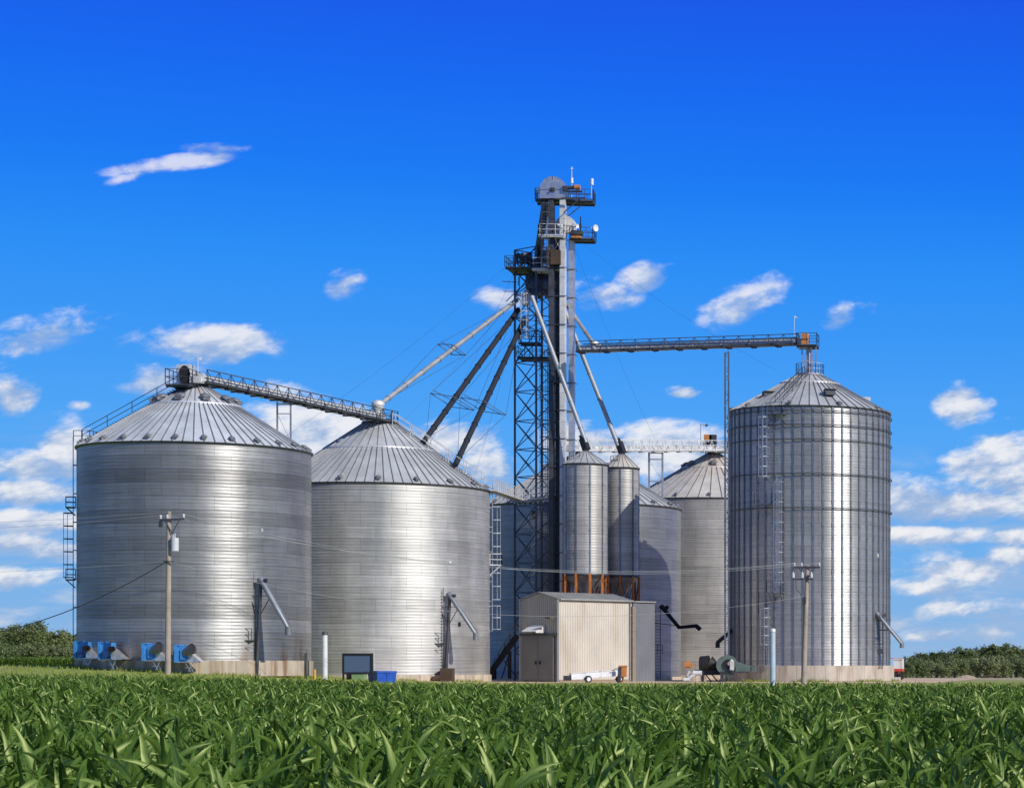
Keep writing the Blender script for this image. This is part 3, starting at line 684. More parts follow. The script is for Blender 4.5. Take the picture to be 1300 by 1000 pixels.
for px in (831, 838.5): mb.bar(P3(px, 768, q.y - .5), P3(px, 864, q.y - .5), .06)
for k in range(24): mb.bar(P3(831, 772 + k * 3.8, q.y - .5), P3(838.5, 772 + k * 3.8, q.y - .5), .035)
mb.bar(P3(829, 790, q.y - .7), P3(860, 794, q.y - .9), .07); mb.rail([P3(829, 830, q.y - .4), P3(829, 830, q.y - 1.1), P3(841, 830, q.y - 1.1)], 1.0, .6, .05, 1)
mb.build('ladder', M['black'], b3)

# ------------------------------------------------------------------ hopper bins on orange legs
def hopper(label, Lp, Rp, Y, eave, peak, bot, cone, roofmat, nst, r_override=None):
    x, y, r = cyl(Lp, Rp, Y); z1 = pz(eave, Y); z0 = pz(bot, Y); zp = pz(peak, Y); zc = pz(cone, Y)
    root = thing('hopper_bin', label, 'hopper bin', (x, y, T(x, y)), 'small hopper bins on orange legs')
    w = MB(); w.lathe([(r, z0), (r, z1)], 64, (x, y, 0), uvr=r); w.build('wall', M['wallH'], root)
    c = MB(); c.lathe([(.25, zc), (r, z0)], 48, (x, y, 0), uvr=r); c.tube((x, y, zc - .35), (x, y, zc + .02), .26); c.build('cone', M['galv'], root)
    e = MB(); e.lathe([(r - .02, z1 - .12), (r + .12, z1 - .12), (r + .12, z1 + .03)], 64, (x, y, 0)); e.build('eave_ring', M['ringm'], root); e = MB(); e.lathe([(r, z0 - .1), (r + .08, z0 - .1), (r + .08, z0 + .12), (r, z0 + .12)], 64, (x, y, 0)); e.build('cone_ring', M['ringm'], root)
    rm = MB(); rm.lathe([(r + .12, z1), (.35, zp)], 20, (x, y, 0), smooth=False, uvr=r); rm.build('roof', roofmat, root)
    sb = MB()
    for k in range(20):
        a = 2 * PI * k / 20; d = Vector((math.cos(a), math.sin(a), 0)); sb.bar(Vector((x, y, z1 + .03)) + d * (r + .1), Vector((x, y, zp + .03)) + d * .35, .05, .06)
    sb.build('roof_ribs', M['rib'], root)
    cp = MB(); cp.tube((x, y, zp - .1), (x, y, zp + .3), .34, n=10); cp.bar((x + .1, y, zp + .15), (x - .35, y + .2, zp + 1.35), .62, .62); cp.bar((x - .35, y + .2, zp + 1.3), (x - .5, y + .25, zp + 1.7), .4, .4); cp.build('spout_inlet', M['pipedk'], root)
    stiffeners(root, (x, y, r), z0, z1, nst, [], .12, .10, .15)
    n = nst
    for k in range(n):
        a = 2 * PI * (k + .15) / n; d = Vector((math.cos(a), math.sin(a), 0)) * (r + .02)
        lg = MB(); b = Vector((x, y, 0)) + d; g = T(b.x, b.y); lg.bar(Vector((b.x, b.y, g)), Vector((b.x, b.y, z0 + .1)), .22); lg.box((b.x, b.y, g + .02), (.4, .4, .05)); lg.build('leg', M['orangeleg'], root)
    bb = MB(); zt = z0 - .2
    for k in range(n):
        a = 2 * PI * (k + .15) / n; a2 = 2 * PI * (k + 1.15) / n
        p = Vector((x + r * math.cos(a), y + r * math.sin(a), 0)); q = Vector((x + r * math.cos(a2), y + r * math.sin(a2), 0))
        for (za, zb) in ((zt, 6.6), (6.6, zt), (6.4, .8), (.8, 6.4)): bb.bar((p.x, p.y, za), (q.x, q.y, zb), .05)
    bb.build('leg_bracing', M['galvd'], root)
    mb = MB(); pts = [Vector((x + (r - .6) * math.cos(t), y + (r - .6) * math.sin(t), z1 + .35)) for t in np.linspace(PI * 1.0, PI * 1.45, 4)]
    mb.rail(pts, .9, .8, .04, 1); mb.build('roof_rail', M['galvd'], root)
    return root, x, y, r
h1 = hopper('taller hopper bin with grey cone roof nearest the elevator trunks, on orange legs', 715, 772, 242.5, 590, 573, 730, 756, M['roof2'], 10)
h2 = hopper('narrower hopper bin with rusty brown cone roof, right of its taller neighbour, on orange legs', 767.5, 811, 246.5, 594.5, 577, 732, 756, M['roof4'], 8)

# ------------------------------------------------------------------ lattice support tower
TX, TY = pxx(684.5, 249), 249.0
tw = thing('support_tower', 'dark steel lattice tower that carries the grain spouts and distributor, with X bracing', 'tower', (TX, TY, .15))
hd = 2.5; ta = R(6.5)
cor = [Vector((TX + hd * math.cos(ta + k * PI / 2 + PI), TY + hd * math.sin(ta + k * PI / 2 + PI), 0)) for k in range(4)]
ztop = pz(318, 249.0); zg = .1
for c in cor:
    zt = ztop if c is not cor[2] else pz(340, 249.0)
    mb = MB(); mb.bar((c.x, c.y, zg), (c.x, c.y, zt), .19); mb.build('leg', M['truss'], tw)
mb = MB(); lev = [pz(k, 249.0) for k in (318, 345, 375, 404, 424, 461, 498, 513 + 22, 551 + 20, 586 + 20, 642, 678, 715, 752, 789, 826, 858)]
lev = sorted(lev)
for k in range(4):
    a, b = cor[k], cor[(k + 1) % 4]
    for z in lev: mb.bar((a.x, a.y, z), (b.x, b.y, z), .09)
    for z0, z1 in zip(lev, lev[1:]):
        mb.bar((a.x, a.y, z0), (b.x, b.y, z1), .075)
        if k in (0, 3): mb.bar((a.x, a.y, z1), (b.x, b.y, z0), .075)
mb.build('cross_bracing', M['truss'], tw)
def deck(root, cx, cy, z, w, d, mat, rz=0.0, h=1.1, name='platform', post=.9):
    mb = MB(); m = Matrix.Rotation(rz, 3, 'Z'); c = Vector((cx, cy, z)); mb.box(c, (w, d, .14), mat=m)
    for s in (-1, 1): mb.bar(c + m @ Vector((-w / 2, s * d * .42, -.12)), c + m @ Vector((w / 2, s * d * .42, -.12)), .12, .16)
    o = mb.build(name, mat, root); rb = MB()
    rb.rail([c + m @ Vector((a * w / 2, b * d / 2, .05)) for a, b in ((-1, -1), (1, -1), (1, 1), (-1, 1))], h, post, .055, 1, True); rb.build('railing', mat, o); return o
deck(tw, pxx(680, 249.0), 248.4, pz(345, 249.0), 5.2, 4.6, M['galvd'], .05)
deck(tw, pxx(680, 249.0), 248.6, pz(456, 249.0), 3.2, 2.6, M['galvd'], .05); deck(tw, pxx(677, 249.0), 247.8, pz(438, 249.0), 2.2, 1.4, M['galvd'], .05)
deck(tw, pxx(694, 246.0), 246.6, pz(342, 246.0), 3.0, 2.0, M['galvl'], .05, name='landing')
# distributor under the upper deck
mb = MB(); dx, dy = pxx(682, 249), 248.8
mb.lathe([(.35, pz(344, 249.0)), (1.15, pz(350, 249.0)), (1.2, pz(366, 249.0)), (.9, pz(374, 249.0)), (.01, pz(375, 249.0))], 20, (dx, dy, 0))
mb.lathe([(.3, pz(344, 249.0)), (.6, pz(352, 249.0)), (.6, pz(368, 249.0))], 12, (dx + 1.5, dy + .8, 0))
for k in range(8): a = 2 * PI * k / 8; mb.tube((dx + .9 * math.cos(a), dy + .9 * math.sin(a), pz(367, 249.0)), (dx + 1.25 * math.cos(a), dy + 1.25 * math.sin(a), pz(377, 249.0)), .2, n=8)
mb.build('distributor', M['truss'], tw)
mb = MB()
for k in range(44):                                     # clutter of frames, motors and boxes on the deck
    px = random.uniform(655, 706); py = random.uniform(322, 343); s = random.uniform(.15, .6)
    mb.box(P3(px, py, 248.5 + random.uniform(-1.5, 1)), (s, s * .8, random.uniform(.2, 1.0)), rz=random.uniform(0, 1.5))
for k in range(40):
    a = P3(random.uniform(653, 700), random.uniform(318, 372), 248.0 + random.uniform(-1.5, 1.5)); mb.bar(a, a + Vector((random.choice((-1.5, 0, 1.3)), random.uniform(-.4, .4), random.choice((-1.4, .9, 0)))), .07)
mb.build('deck_machinery', M['galvd'], tw)
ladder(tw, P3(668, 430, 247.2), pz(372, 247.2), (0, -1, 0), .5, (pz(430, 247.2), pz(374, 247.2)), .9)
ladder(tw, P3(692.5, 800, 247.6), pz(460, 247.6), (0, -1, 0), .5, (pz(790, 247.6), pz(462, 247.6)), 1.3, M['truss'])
mb = MB(); q = P3(668, 379, 247.0); mb.lathe([(.45, -.7), (.45, .5), (.2, .9), (.01, .95)], 14, q); mb.build('spout_valve', M['galvl'], tw)
# catwalk from the second bin to the tower
mb = MB(); a = P3(622, 622, 229); b = P3(660, 635, 246.4); c = P3(713, 630, 246.4)
for p, q in ((a, b), (b, c)):
    d = (q - p).normalized(); s = Vector((-d.y, d.x, 0)).normalized() * .45
    mb.bar(p, q, 1.0, .12); mb.rail([p + s, q + s], 1.1, 1.1, .05, 1); mb.rail([p - s, q - s], 1.1, 1.1, .05, 1)
    for k in range(8):
        u = p.lerp(q, k / 8); v = p.lerp(q, (k + .5) / 8); mb.bar(u, v - Vector((0, 0, .5)), .05); mb.bar(v - Vector((0, 0, .5)), p.lerp(q, (k + 1) / 8), .05)
mb.build('catwalk', M['galvl'], tw)
for (p, q) in ((P3(653, 330, 249.0), P3(300, 596, 205)), (P3(653, 345, 249.0), P3(520, 608, 222)), (P3(653, 380, 249.0), P3(400, 640, 232)), (P3(655, 400, 249.0), P3(600, 612, 228)), (P3(728, 310, 246.0), P3(840, 575, 290)), (P3(729, 300, 246.0), P3(985, 470, 244.0))):
    mb = MB(); pts = [p.lerp(q, k / 12) - Vector((0, 0, .8 * math.sin(PI * k / 12))) for k in range(13)]; mb.path(pts, .010, 5); mb.build('guy_cable', M['truss'], tw)

# ------------------------------------------------------------------ bucket elevators
def elevator(label, pxs, Y, top_py, head, hr, deckspec, mat1, mats, zb=.15):
    cx = pxx(sum(pxs) / 2, Y); root = thing('bucket_elevator', label, 'grain elevator', (cx, Y, zb), 'bucket elevators beside the lattice tower')
    zt = pz(top_py, Y)
    for px, w, m in zip(pxs, (.50, .52), mats):
        mb = MB(); x = pxx(px, Y); mb.box((x, Y, (zb + zt) / 2), (w, .8, zt - zb))
        for z in np.arange(3.0, zt - 1, 3.0): mb.box((x, Y, float(z)), (w + .05, .85, .06))
        mb.build('trunk', m, root)
    mb = MB()
    for z in np.arange(1.6, zt - 2, 2.95):
        mb.box((cx, Y - .46, float(z)), (abs(pxx(pxs[1], Y) - pxx(pxs[0], Y)) + .95, .06, .07)); mb.box((cx, Y + .46, float(z)), (abs(pxx(pxs[1], Y) - pxx(pxs[0], Y)) + .95, .06, .07))
    mb.build('trunk_ties', M['galvd'], root)
    hx, hz = pxx(head[0], Y), pz(head[1], Y)
    hb = MB(); arc = [(hx + hr * math.cos(t), hz + hr * math.sin(t)) for t in np.linspace(0, PI, 15)]
    arc += [(hx - hr, hz - hr * .75), (hx + hr, hz - hr * .75)]
    hb.prism([Vector((a, Y - .55, b)) for a, b in reversed(arc)], (0, 1.1, 0))
    hb.prism([Vector((a, b_, 0)) for a, b_ in ()] or [Vector((hx - hr * 1.02, Y - .62, hz - .06)), Vector((hx - hr * 1.02, Y - .62, hz + .06)), Vector((hx + hr * 1.02, Y - .62, hz + .06)), Vector((hx + hr * 1.02, Y - .62, hz - .06))], (0, 1.24, 0))
    hd_ = hb.build('head', mat1, root)
    s = MB(); s.tube((hx, Y - .9, hz - .1), (hx, Y + .9, hz - .1), .12); s.box((hx, Y - .62, hz - .1), (.5, .12, .4)); 
    for t in (PI / 2,): s.bar((hx + hr * math.cos(t), Y - .57, hz + hr * math.sin(t)), (hx + hr * math.cos(t) * .7, Y - .57, hz + hr * math.sin(t) * .7), .05)
    s.build('shaft', M['galvd'], hd_)
    return root
e1 = elevator('taller bucket elevator with a big half-round head on the topmost platform', (700.5, 714.8), 245, 254, (703, 241), 1.3, None, M['galv'], (M['galvd'], M['galvl']))
e2 = elevator('lower bucket elevator with the smaller head beside the two white dishes', (709, 726), 246.2, 303, (718.5, 287), 1.0, None, M['galvl'], (M['galvd'], M['galv']))
e1z = pz(253, 245.0)
deck(e1, pxx(713.5, 245), 246.5, e1z, 5.9, 2.4, M['galvd'], .12)
mb = MB()
for t in (-1, 1): mb.bar((pxx(716, 245.0), 245 + t * 1.0, e1z - .1), (pxx(746, 245.0), 245 + t * 1.1, e1z - .1), .1, .2); mb.bar((pxx(718, 245.0), 245 + t, e1z - 1.6), (pxx(740, 245.0), 245 + t, e1z - .1), .09)
mb.build('deck_beams', M['galvd'], e1)
mb = MB(); q = P3(729, 238, 244.5); mb.tube(q + Vector((.05, 0, 0)), q + Vector((.6, 0, 0)), .26, n=14); mb.build('drive_motor', M['orange'], e1); mb = MB(); mb.tube(q + Vector((-.75, 0, -.05)), q + Vector((0, 0, 0)), .2, n=12); mb.box(q + Vector((-.9, 0, -.15)), (.5, .6, .5)); mb.box(q + Vector((0, 0, -.42)), (1.6, .6, .12)); mb.build('gearbox', M['galvd'], e1)
mb = MB(); mb.bar(P3(726, 250, 244.5), P3(726, 216, 244.5), .06); mb.prism([P3(724.5, 215, 244.5), P3(727.5, 215, 244.5), P3(726, 211.5, 244.5)], (0, .15, 0)); mb.tube(P3(726, 233, 244.5), P3(726, 226, 244.5), .14); mb.build('beacon_mast', M['whitep'], e1)
mb = MB(); mb.bar(P3(751, 252, 244.5), P3(751, 232, 244.5), .05); mb.tube(P3(751.5, 235, 244.5), P3(751.5, 227, 244.5), .17); mb.build('antenna', M['whitep'], e1)
mb = MB(); mb.tube(P3(684, 243, 245.0), P3(684, 238, 245.0), .18); mb.bar(P3(684, 252, 245.0), P3(684, 240, 245.0), .05); mb.build('antenna', M['whitep'], e1)
mb = MB(); mb.path([P3(693, 256, 245.5), P3(688, 290, 246.2), P3(684, 318, 247.4), P3(683, 345, 248.8)], .42, 10); mb.build('discharge_chute', M['truss'], e1)
for ppx in (691.5, 696.5): pass
ladder(e1, P3(694, 340, 244.4), pz(256, 244.4), (0, -1, 0), .45, (pz(340, 244.4), pz(260, 244.4)), .95, M['truss'])
mb = MB(); q = P3(706, 327, 244.6); mb.box(q, (1.0, .8, 1.5)); mb.box(q + Vector((-.8, 0, .1)), (.4, .6, 2.0)); mb.build('tension_box', M['rustm'], e1)
deck(e2, pxx(705, 246), 244.7, pz(303, 246.0), 2.6, 1.6, M['galvl'], .05)
deck(e2, pxx(740, 246), 246, pz(305, 246.0), 2.5, 2.2, M['galvd'], .12)
mb = MB(); q = P3(731, 296, 245.0); mb.box(q, (.9, .6, .5)); mb.tube(q + Vector((-.5, -.2, -.1)), q + Vector((.8, -.2, -.1)), .24, n=12); mb.build('drive_motor', M['galvd'], e2)
mb = MB(); mb.box(P3(732, 301, 244.6), (.9, .5, .18)); mb.build('motor_guard', M['orange'], e2)
def dish(root, px, py, Y, r):
    mb = MB(); q = P3(px, py, Y); m = Matrix.Rotation(R(90), 3, 'Y')
    n = 14; vs = [q + Vector((-.05, 0, 0))]
    for rr, dx in ((r * .5, .03), (r, .12)):
        vs += [q + Vector((dx, rr * .8 * math.cos(2 * PI * k / n), rr * math.sin(2 * PI * k / n))) + Vector((rr * .55 * math.cos(2 * PI * k / n), 0, 0)) for k in range(n)]
    mb.add(vs, [(0, 1 + k, 1 + (k + 1) % n) for k in range(n)] + [(1 + k, 1 + n + k, 1 + n + (k + 1) % n, 1 + (k + 1) % n) for k in range(n)], True)
    mb.tube(q - Vector((.35, 0, 0)), q, .1); mb.build('dish_antenna', M['whitep'], root)
dish(e2, 755, 289.5, 244.8, .36); dish(e2, 731.5, 287, 244.6, .24); dish(e2, 712.5, 286, 244.2, .2)
mb = MB(); mb.bar(P3(737, 300, 245.0), P3(737, 275, 245.0), .10); mb.bar(P3(752, 306, 245.0), P3(752, 288, 245.0), .07); mb.tube(P3(737, 289, 245.0), P3(737, 284, 245.0), .12); mb.build('antenna', M['black'], e2)
mb = MB(); mb.bar(P3(710, 306, 244.8), P3(704.5, 316, 245.0), .07); mb.bar(P3(705, 303, 244.5), P3(712, 320, 245.0), .07); mb.build('deck_brace', M['galvl'], e2)

# ------------------------------------------------------------------ spouts
def spout(label, p, q, r, mat, kite=None, end=None, flange=True):
    root = thing('grain_spout', label, 'spout', tuple(q), 'spouts from the tower to the bins')
    mb = MB(); mb.tube(p, q, r, n=14); d = (q - p); l = d.length; d.normalize()
    if flange:
        k = 3.0
        while k < l: mb.tube(p + d * k, p + d * (k + .10), r + .05, n=14); k += 3.0
    mb.build('pipe', mat, root)
    if end: end(root)
    if kite:
        f, hw = kite; c = p.lerp(q, f); s = Vector((0, 1, 0)); up = d.cross(s).normalized()
        if up.z < 0: up = -up
        kb = MB(); dd = Vector((d.x, d.y, d.z))
        h = Vector((1, 0, 0)); A = c - h * hw + Vector((0, -.2, .55 * hw * .7)); B = c + h * hw + Vector((0, .2, -.55 * hw * .7))
        t1 = c + Vector((.1 * hw, -.5, .45)); t2 = c + Vector((-.1 * hw, .5, -.45))
        for u, v in ((A, t1), (t1, B), (B, t2), (t2, A), (t1, t2), (A + Vector((.35, 0, .25)), B + Vector((-.35, 0, -.0)))): kb.bar(u, v, .07)
        for E in (A, B): kb.path([E, p.lerp(q, .06)], .02, 5); kb.path([E, p.lerp(q, .97)], .02, 5)
        kb.build('cable_outrigger', M['galvd'] if mat is M['pipe'] else M['truss'], root)
    return root
def s1end(root):
    q = P3(480, 516, 227.5); mb = MB(); mb.lathe([(.25, pz(532, 227.5) - q.z), (.3, -.7), (.62, .15), (.62, .35), (.3, .6)], 12, q); mb.build('funnel', M['galvl'], root)
    mb = MB(); mb.lathe([(.35, -.05), (.62, -.0), (.62, .08)], 12, q + Vector((0, 0, .05))); mb.box(q + Vector((0, 0, -2.2)), (1.0, .9, 1.6)); mb.build('transition_box', M['galvl'], root)
spout('long pale spout running down left from the tower to the second bin roof peak', P3(656, 381, 248.0), P3(480, 515, 227.5), .24, M['pipe'], (.49, 1.35), s1end)
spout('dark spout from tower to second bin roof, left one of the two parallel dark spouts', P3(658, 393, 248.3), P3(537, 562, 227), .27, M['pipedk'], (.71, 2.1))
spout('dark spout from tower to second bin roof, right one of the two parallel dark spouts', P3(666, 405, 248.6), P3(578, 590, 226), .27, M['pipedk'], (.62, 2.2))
spout('pale spout crossing in front of the elevator trunks down to the taller hopper bin', P3(675, 376, 244.9), P3(744, 562, 242.5), .23, M['pipe'])
spout('short pale spout from behind the trunks to the start of the high right-hand conveyor', P3(700, 358, 250.0), P3(754, 437, 244), .21, M['pipe'])
spout('pale spout behind the trunks running down to the rusty-roofed hopper bin', P3(698, 346, 250.0), P3(785, 566, 246.5), .23, M['pipe'])

# ------------------------------------------------------------------ conveyors
def conveyor(label, p, q, w, h, mats, railh=1.0, below=True, vbr=True, side=-1, group='overhead conveyors between the bins', inner=.0):
    root = thing('overhead_conveyor', label, 'conveyor', tuple((p + q) / 2), group)
    d = (q - p); l = d.length; d.normalize(); up = Vector((0, 0, 1)); s = Vector((-d.y, d.x, 0)).normalized()
    if s.y * side < 0: s = -s                           # s points to the walkway side (towards the camera)
    mb = MB(); mb.bar(p, q, w, h)
    k = 0.0
    while k < l: mb.bar(p + d * k, p + d * (k + .08), w + .1, h + .1); k += 3.0
    mb.build('trough', mats[0], root)
    dk = MB(); o = s * (w / 2 + .45) - up * (h / 2 - .05)
    dk.bar(p + o, q + o, .8, .07); dk.bar(p + o + s * .42 - up * .02, q + o + s * .42 - up * .02, .06, .22)
    dk.build('walkway', mats[1], root)
    rl = MB(); o2 = o + s * .42; n = int(l / 1.5)
    for z in (railh, railh * .5): rl.bar(p + o2 + up * z, q + o2 + up * z, .075 if z == railh else .05)
    for i in range(n + 1):
        b = p + o2 + d * (l * i / n); rl.bar(b, b + up * railh, .06)
        if vbr and i < n:
            m_ = b + d * (l / n / 2); e_ = b + d * (l / n); rl.bar(b + up * railh, m_, .04); rl.bar(m_, e_ + up * railh, .04)
    rl.build('railing', mats[2], root)
    br_ = MB(); n = int(l / 2.4)
    for i in range(n + 1):
        b = p + d * (l * i / n) - up * (h / 2 + .05); br_.bar(b - s * (w / 2), b + s * (w / 2 + 1.05), .16, .14)
        br_.bar(b + s * (w / 2 + 1.0) - d * .0, b + s * (w / 2 + 1.0) + up * .5, .07); br_.box(b + s * (w / 2 + .5) + d * .5 - up * .12, (.5, .4, .16))
    br_.bar(p + s * (w / 2 + .5) - up * (h / 2 + .10), q + s * (w / 2 + .5) - up * (h / 2 + .10), .07, .07); br_.build('brackets', mats[3], root)
    return root, s, d
p, q = P3(247, 480, 203.5), P3(484, 531, 227.5)
c1, s, d = conveyor('sloping conveyor between the two left bin roofs, grey troughs under a dark rail', p, q, .9, .75, (M['galvl'], M['galvd'], M['galvd'], M['galvd']))
mb = MB(); c = P3(236, 479, 203); mb.box(c + Vector((0, 0, .1)), (1.1, 1.2, 1.9)); mb.build('drive_head', M['galvl'], c1)
mb = MB(); a = c + Vector((.15, -.75, .1)); arc = [Vector((a.x + .45 * math.cos(t), a.y, a.z + .85 * math.sin(t))) for t in np.linspace(0, 2 * PI, 20)[:-1]]; mb.prism(arc, (0, .2, 0)); mb.build('belt_guard', M['black'], c1)
deck(c1, c.x - .1, c.y - .4, pz(491, 203), 2.0, 2.6, M['galvd'], 0, 1.3)
mb = MB(); mb.box(P3(250, 482, 202.6), (1.0, .7, .55)); mb.box(P3(256, 479, 202.6), (.35, .5, .7)); mb.build('inspection_box', M['galvl'], c1)
mb = MB(); mb.bar(P3(251.5, 478, 202.5), P3(251.5, 453, 202.5), .05); mb.prism([P3(252, 454, 202.5), P3(255.5, 453, 202.5), P3(255, 457, 202.5), P3(253, 456.5, 202.5)], (0, .1, 0)); mb.build('weather_vane', M['whitep'], c1)
Yf = 214.5; mb = MB()
for px, py in ((352, 556), (369, 562)):
    for dy in (-.5, .5): mb.bar(P3(px, 510, Yf + dy), P3(px, py + 4, Yf + dy), .13)
mb.bar(P3(352, 525, Yf - .5), P3(369, 525, Yf - .5), .08); mb.bar(P3(352, 513, Yf - .5), P3(369, 513, Yf - .5), .12); mb.bar(P3(352, 525, Yf - .5), P3(369, 560, Yf - .5), .03); mb.build('support_frame', M['galv'], c1)
# C2: high conveyor to the tall silo
p, q = P3(738, 444, 243.5), P3(1018, 434.5, 240)
c2, s, d = conveyor('long high conveyor from the elevator trunks to the top of the tall right silo', p, q, .8, .62, (M['galvl'], M['galvd'], M['galvd'], M['galvd']), railh=.95)
mb = MB(); mb.bar(P3(740, 437, 242.9), P3(1012, 428.5, 239.4), .12, .10); mb.build('top_chord', M['galvd'], c2)
mb = MB(); c = P3(1022, 432.5, 239.6); mb.box(c, (.65, .9, 1.4)); mb.build('motor_guard', M['orange'], c2)
deck(c2, pxx(1026, 240), 239.7, pz(440, 240), 2.0, 2.2, M['galvd'], 0, 1.15)
mb = MB(); mb.box(P3(1018, 437, 240), (1.0, .8, .8)); mb.build('drive_head', M['galv'], c2)
mb = MB()
for px in (1018, 1024, 1031, 1036):
    for dy in (-.6, .6): mb.bar(P3(px, 440, 240 + dy), P3(px, 476, 240 + dy), .11)
mb.tube(P3(1027, 440, 240), P3(1027, 477, 240), .30); mb.bar(P3(1018, 458, 239.4), P3(1036, 458, 239.4), .07); mb.bar(P3(1018, 441, 239.4), P3(1024, 475, 239.4), .05); mb.build('discharge_stand', M['galv'], c2)
mb = MB(); mb.bar(P3(1008.5, 436, 239.5), P3(1008.5, 402, 239.5), .045); mb.prism([P3(1008, 403, 239.5), P3(1013, 403.5, 239.5), P3(1009, 400.5, 239.5)], (0, .1, 0)); mb.build('weather_vane', M['whitep'], c2)
mb = MB()
for px in (920.5, 925):
    a = P3(px, 447, 233.5); a2 = Vector((a.x, a.y, T(a.x, a.y))); mb.bar(a, a2, .15, .2)
for k in range(26):
    py = 452 + k * 15; mb.bar(P3(920.5, py, 233.5), P3(925, py + (7 if k % 2 else -7), 233.5), .05); mb.bar(P3(920.5, py, 233.5), P3(925, py, 233.5), .05)
mb.build('support_column', M['stiff'], c2)
mb = MB(); q = P3(755, 440, 243.2); mb.lathe([(.25, -.6), (.45, 0), (.45, .35), (.2, .6)], 12, q); mb.box(q + Vector((.4, -.1, -.2)), (.4, .5, .9)); mb.build('inlet_hood', M['galvl'], c2)
# C3: bright low walkway conveyor to the back bin
p, q = P3(716, 569, 262), P3(912, 569, 289)
c3, s, d = conveyor('pale horizontal conveyor with open railings behind the hopper bins, reaching the back bin', p, q, .7, .55, (M['galvl'], M['galvl'], M['galvl'], M['galvl']), railh=1.15)
mb = MB(); o = Vector((0, 1.6, 0)); n = 15
for z in (.4, 1.05): mb.bar(p + o + Vector((0, 0, z)), q + o + Vector((0, 0, z)), .06)
for k in range(n + 1): u = p.lerp(q, k / n) + o; mb.bar(u, u + Vector((0, 0, 1.05)), .06); mb.box(p.lerp(q, (k + .3) / (n + 1)) + Vector((0, -.4, .1)), (.5, .4, random.uniform(.2, .5)))
mb.build('railing', M['galvl'], c3)
mb = MB(); c = P3(899, 555.5, 287.5); mb.box(c, (.9, .8, .7)); mb.build('motor_guard', M['orange'], c3)
mb = MB(); mb.box(c + Vector((.6, 0, -.1)), (.8, .8, .9)); mb.box(P3(901, 565, 288), (1.6, .9, .7)); mb.tube(P3(902, 566, 289.5), P3(902, 577, 289.8), .4); 
for sg in (-1, 1): mb.bar(P3(902 + sg * 6, 566, 289), P3(902 + sg * 6, 578, 289), .1)
mb.build('drive_head', M['galvd'], c3)
mb = MB(); mb.bar(P3(889.5, 572, 287), P3(889.5, 538, 287), .05); mb.bar(P3(889.5, 539, 287), P3(897, 539.5, 287), .05); mb.tube(P3(896, 541, 287), P3(898, 538.5, 287), .13); mb.build('lamp_mast', M['galvd'], c3)
Yf = 277.5; mb = MB()
for px, py in ((824, 622), (841, 634)):
    mb.bar(P3(px, 574, Yf), P3(px, py, Yf), .2); 
for py in (575, 583, 611): mb.bar(P3(824, py, Yf), P3(841, py, Yf), .12)
mb.bar(P3(824, 583, Yf), P3(841, 611, Yf), .03); mb.build('support_frame', M['galv'], c3)
deck(c3, pxx(912, 289), 288.6, pz(573, 289), 2.6, 2.2, M['galvl'], 0, 1.15)

# ------------------------------------------------------------------ shed
sh = thing('metal_shed', 'tall narrow tan metal shed with dark double sliding doors in front of the tower', 'shed', (pxx(709.5, 229), 229, .15))
A = Vector((pxx(709.5, 229), 229, 0)); g_ = R(37.5); dirL = Vector((math.sin(g_), math.cos(g_), 0)); dirG = Vector((-math.cos(g_), math.sin(g_), 0))
Ls, Wg = 9.2, 5.75; ze = pz(760, 229); zr = ze + .62; zb = .05; nL = Vector((dirL.y, -dirL.x, 0)); nG = -dirL
def ribbed(p0, d, nrm, length, zb, ztopf, pitch=.30, dep=.045):
    mb = MB(); pts = []; k = 0.0
    while k < length - 1e-6:
        for a, o in ((0, 0), (.55, 0), (.65, dep), (.90, dep)):
            if k + a * pitch <= length: pts.append((k + a * pitch, o))
        k += pitch
    pts.append((length, 0))
    vs = []
    for a, o in pts:
        q = p0 + d * a + nrm * o; vs += [(q.x, q.y, zb), (q.x, q.y, ztopf(a))]
    mb.add(vs, [(2 * i, 2 * i + 2, 2 * i + 3, 2 * i + 1) for i in range(len(pts) - 1)])
    return mb
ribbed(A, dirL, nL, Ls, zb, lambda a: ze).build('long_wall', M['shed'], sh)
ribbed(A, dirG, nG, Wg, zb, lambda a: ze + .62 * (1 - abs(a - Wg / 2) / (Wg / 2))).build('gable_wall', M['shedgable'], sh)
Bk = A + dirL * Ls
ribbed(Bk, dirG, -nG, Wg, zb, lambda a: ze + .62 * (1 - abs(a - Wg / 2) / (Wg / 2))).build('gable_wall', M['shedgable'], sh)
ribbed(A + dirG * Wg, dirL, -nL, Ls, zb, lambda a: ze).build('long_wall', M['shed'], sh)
mb = MB(); ov = .15
for s0, e0 in ((A + nL * ov, A + dirG * Wg / 2), (A + dirG * (Wg + ov), A + dirG * Wg / 2)):
    a = Vector((s0.x, s0.y, ze - .02)) - dirL * ov; b = Vector((e0.x, e0.y, zr + .06)) - dirL * ov; e = dirL * (Ls + 2 * ov)
    nn = (b - a).cross(e).normalized() * (.07 if (b - a).cross(e).z > 0 else -.07)
    mb.prism([a, b, b + nn, a + nn], e)
    for k in range(24): w_ = dirL * ((Ls + 2 * ov) * (k + .5) / 24); mb.bar(a + nn + w_, b + nn + w_, .05, .05)
mb.build('roof', M['shedroof'], sh)
mb = MB()
for c0 in (A, A + dirG * Wg): q = c0 + nG * .07; mb.bar((q.x, q.y, zb), (q.x, q.y, ze), .16)
mb.bar(Vector((A.x, A.y, ze - .1)) + nL * .1, Vector((Bk.x, Bk.y, ze - .1)) + nL * .1, .14, .14)
mb.build('trim', M['shedgable'], sh)
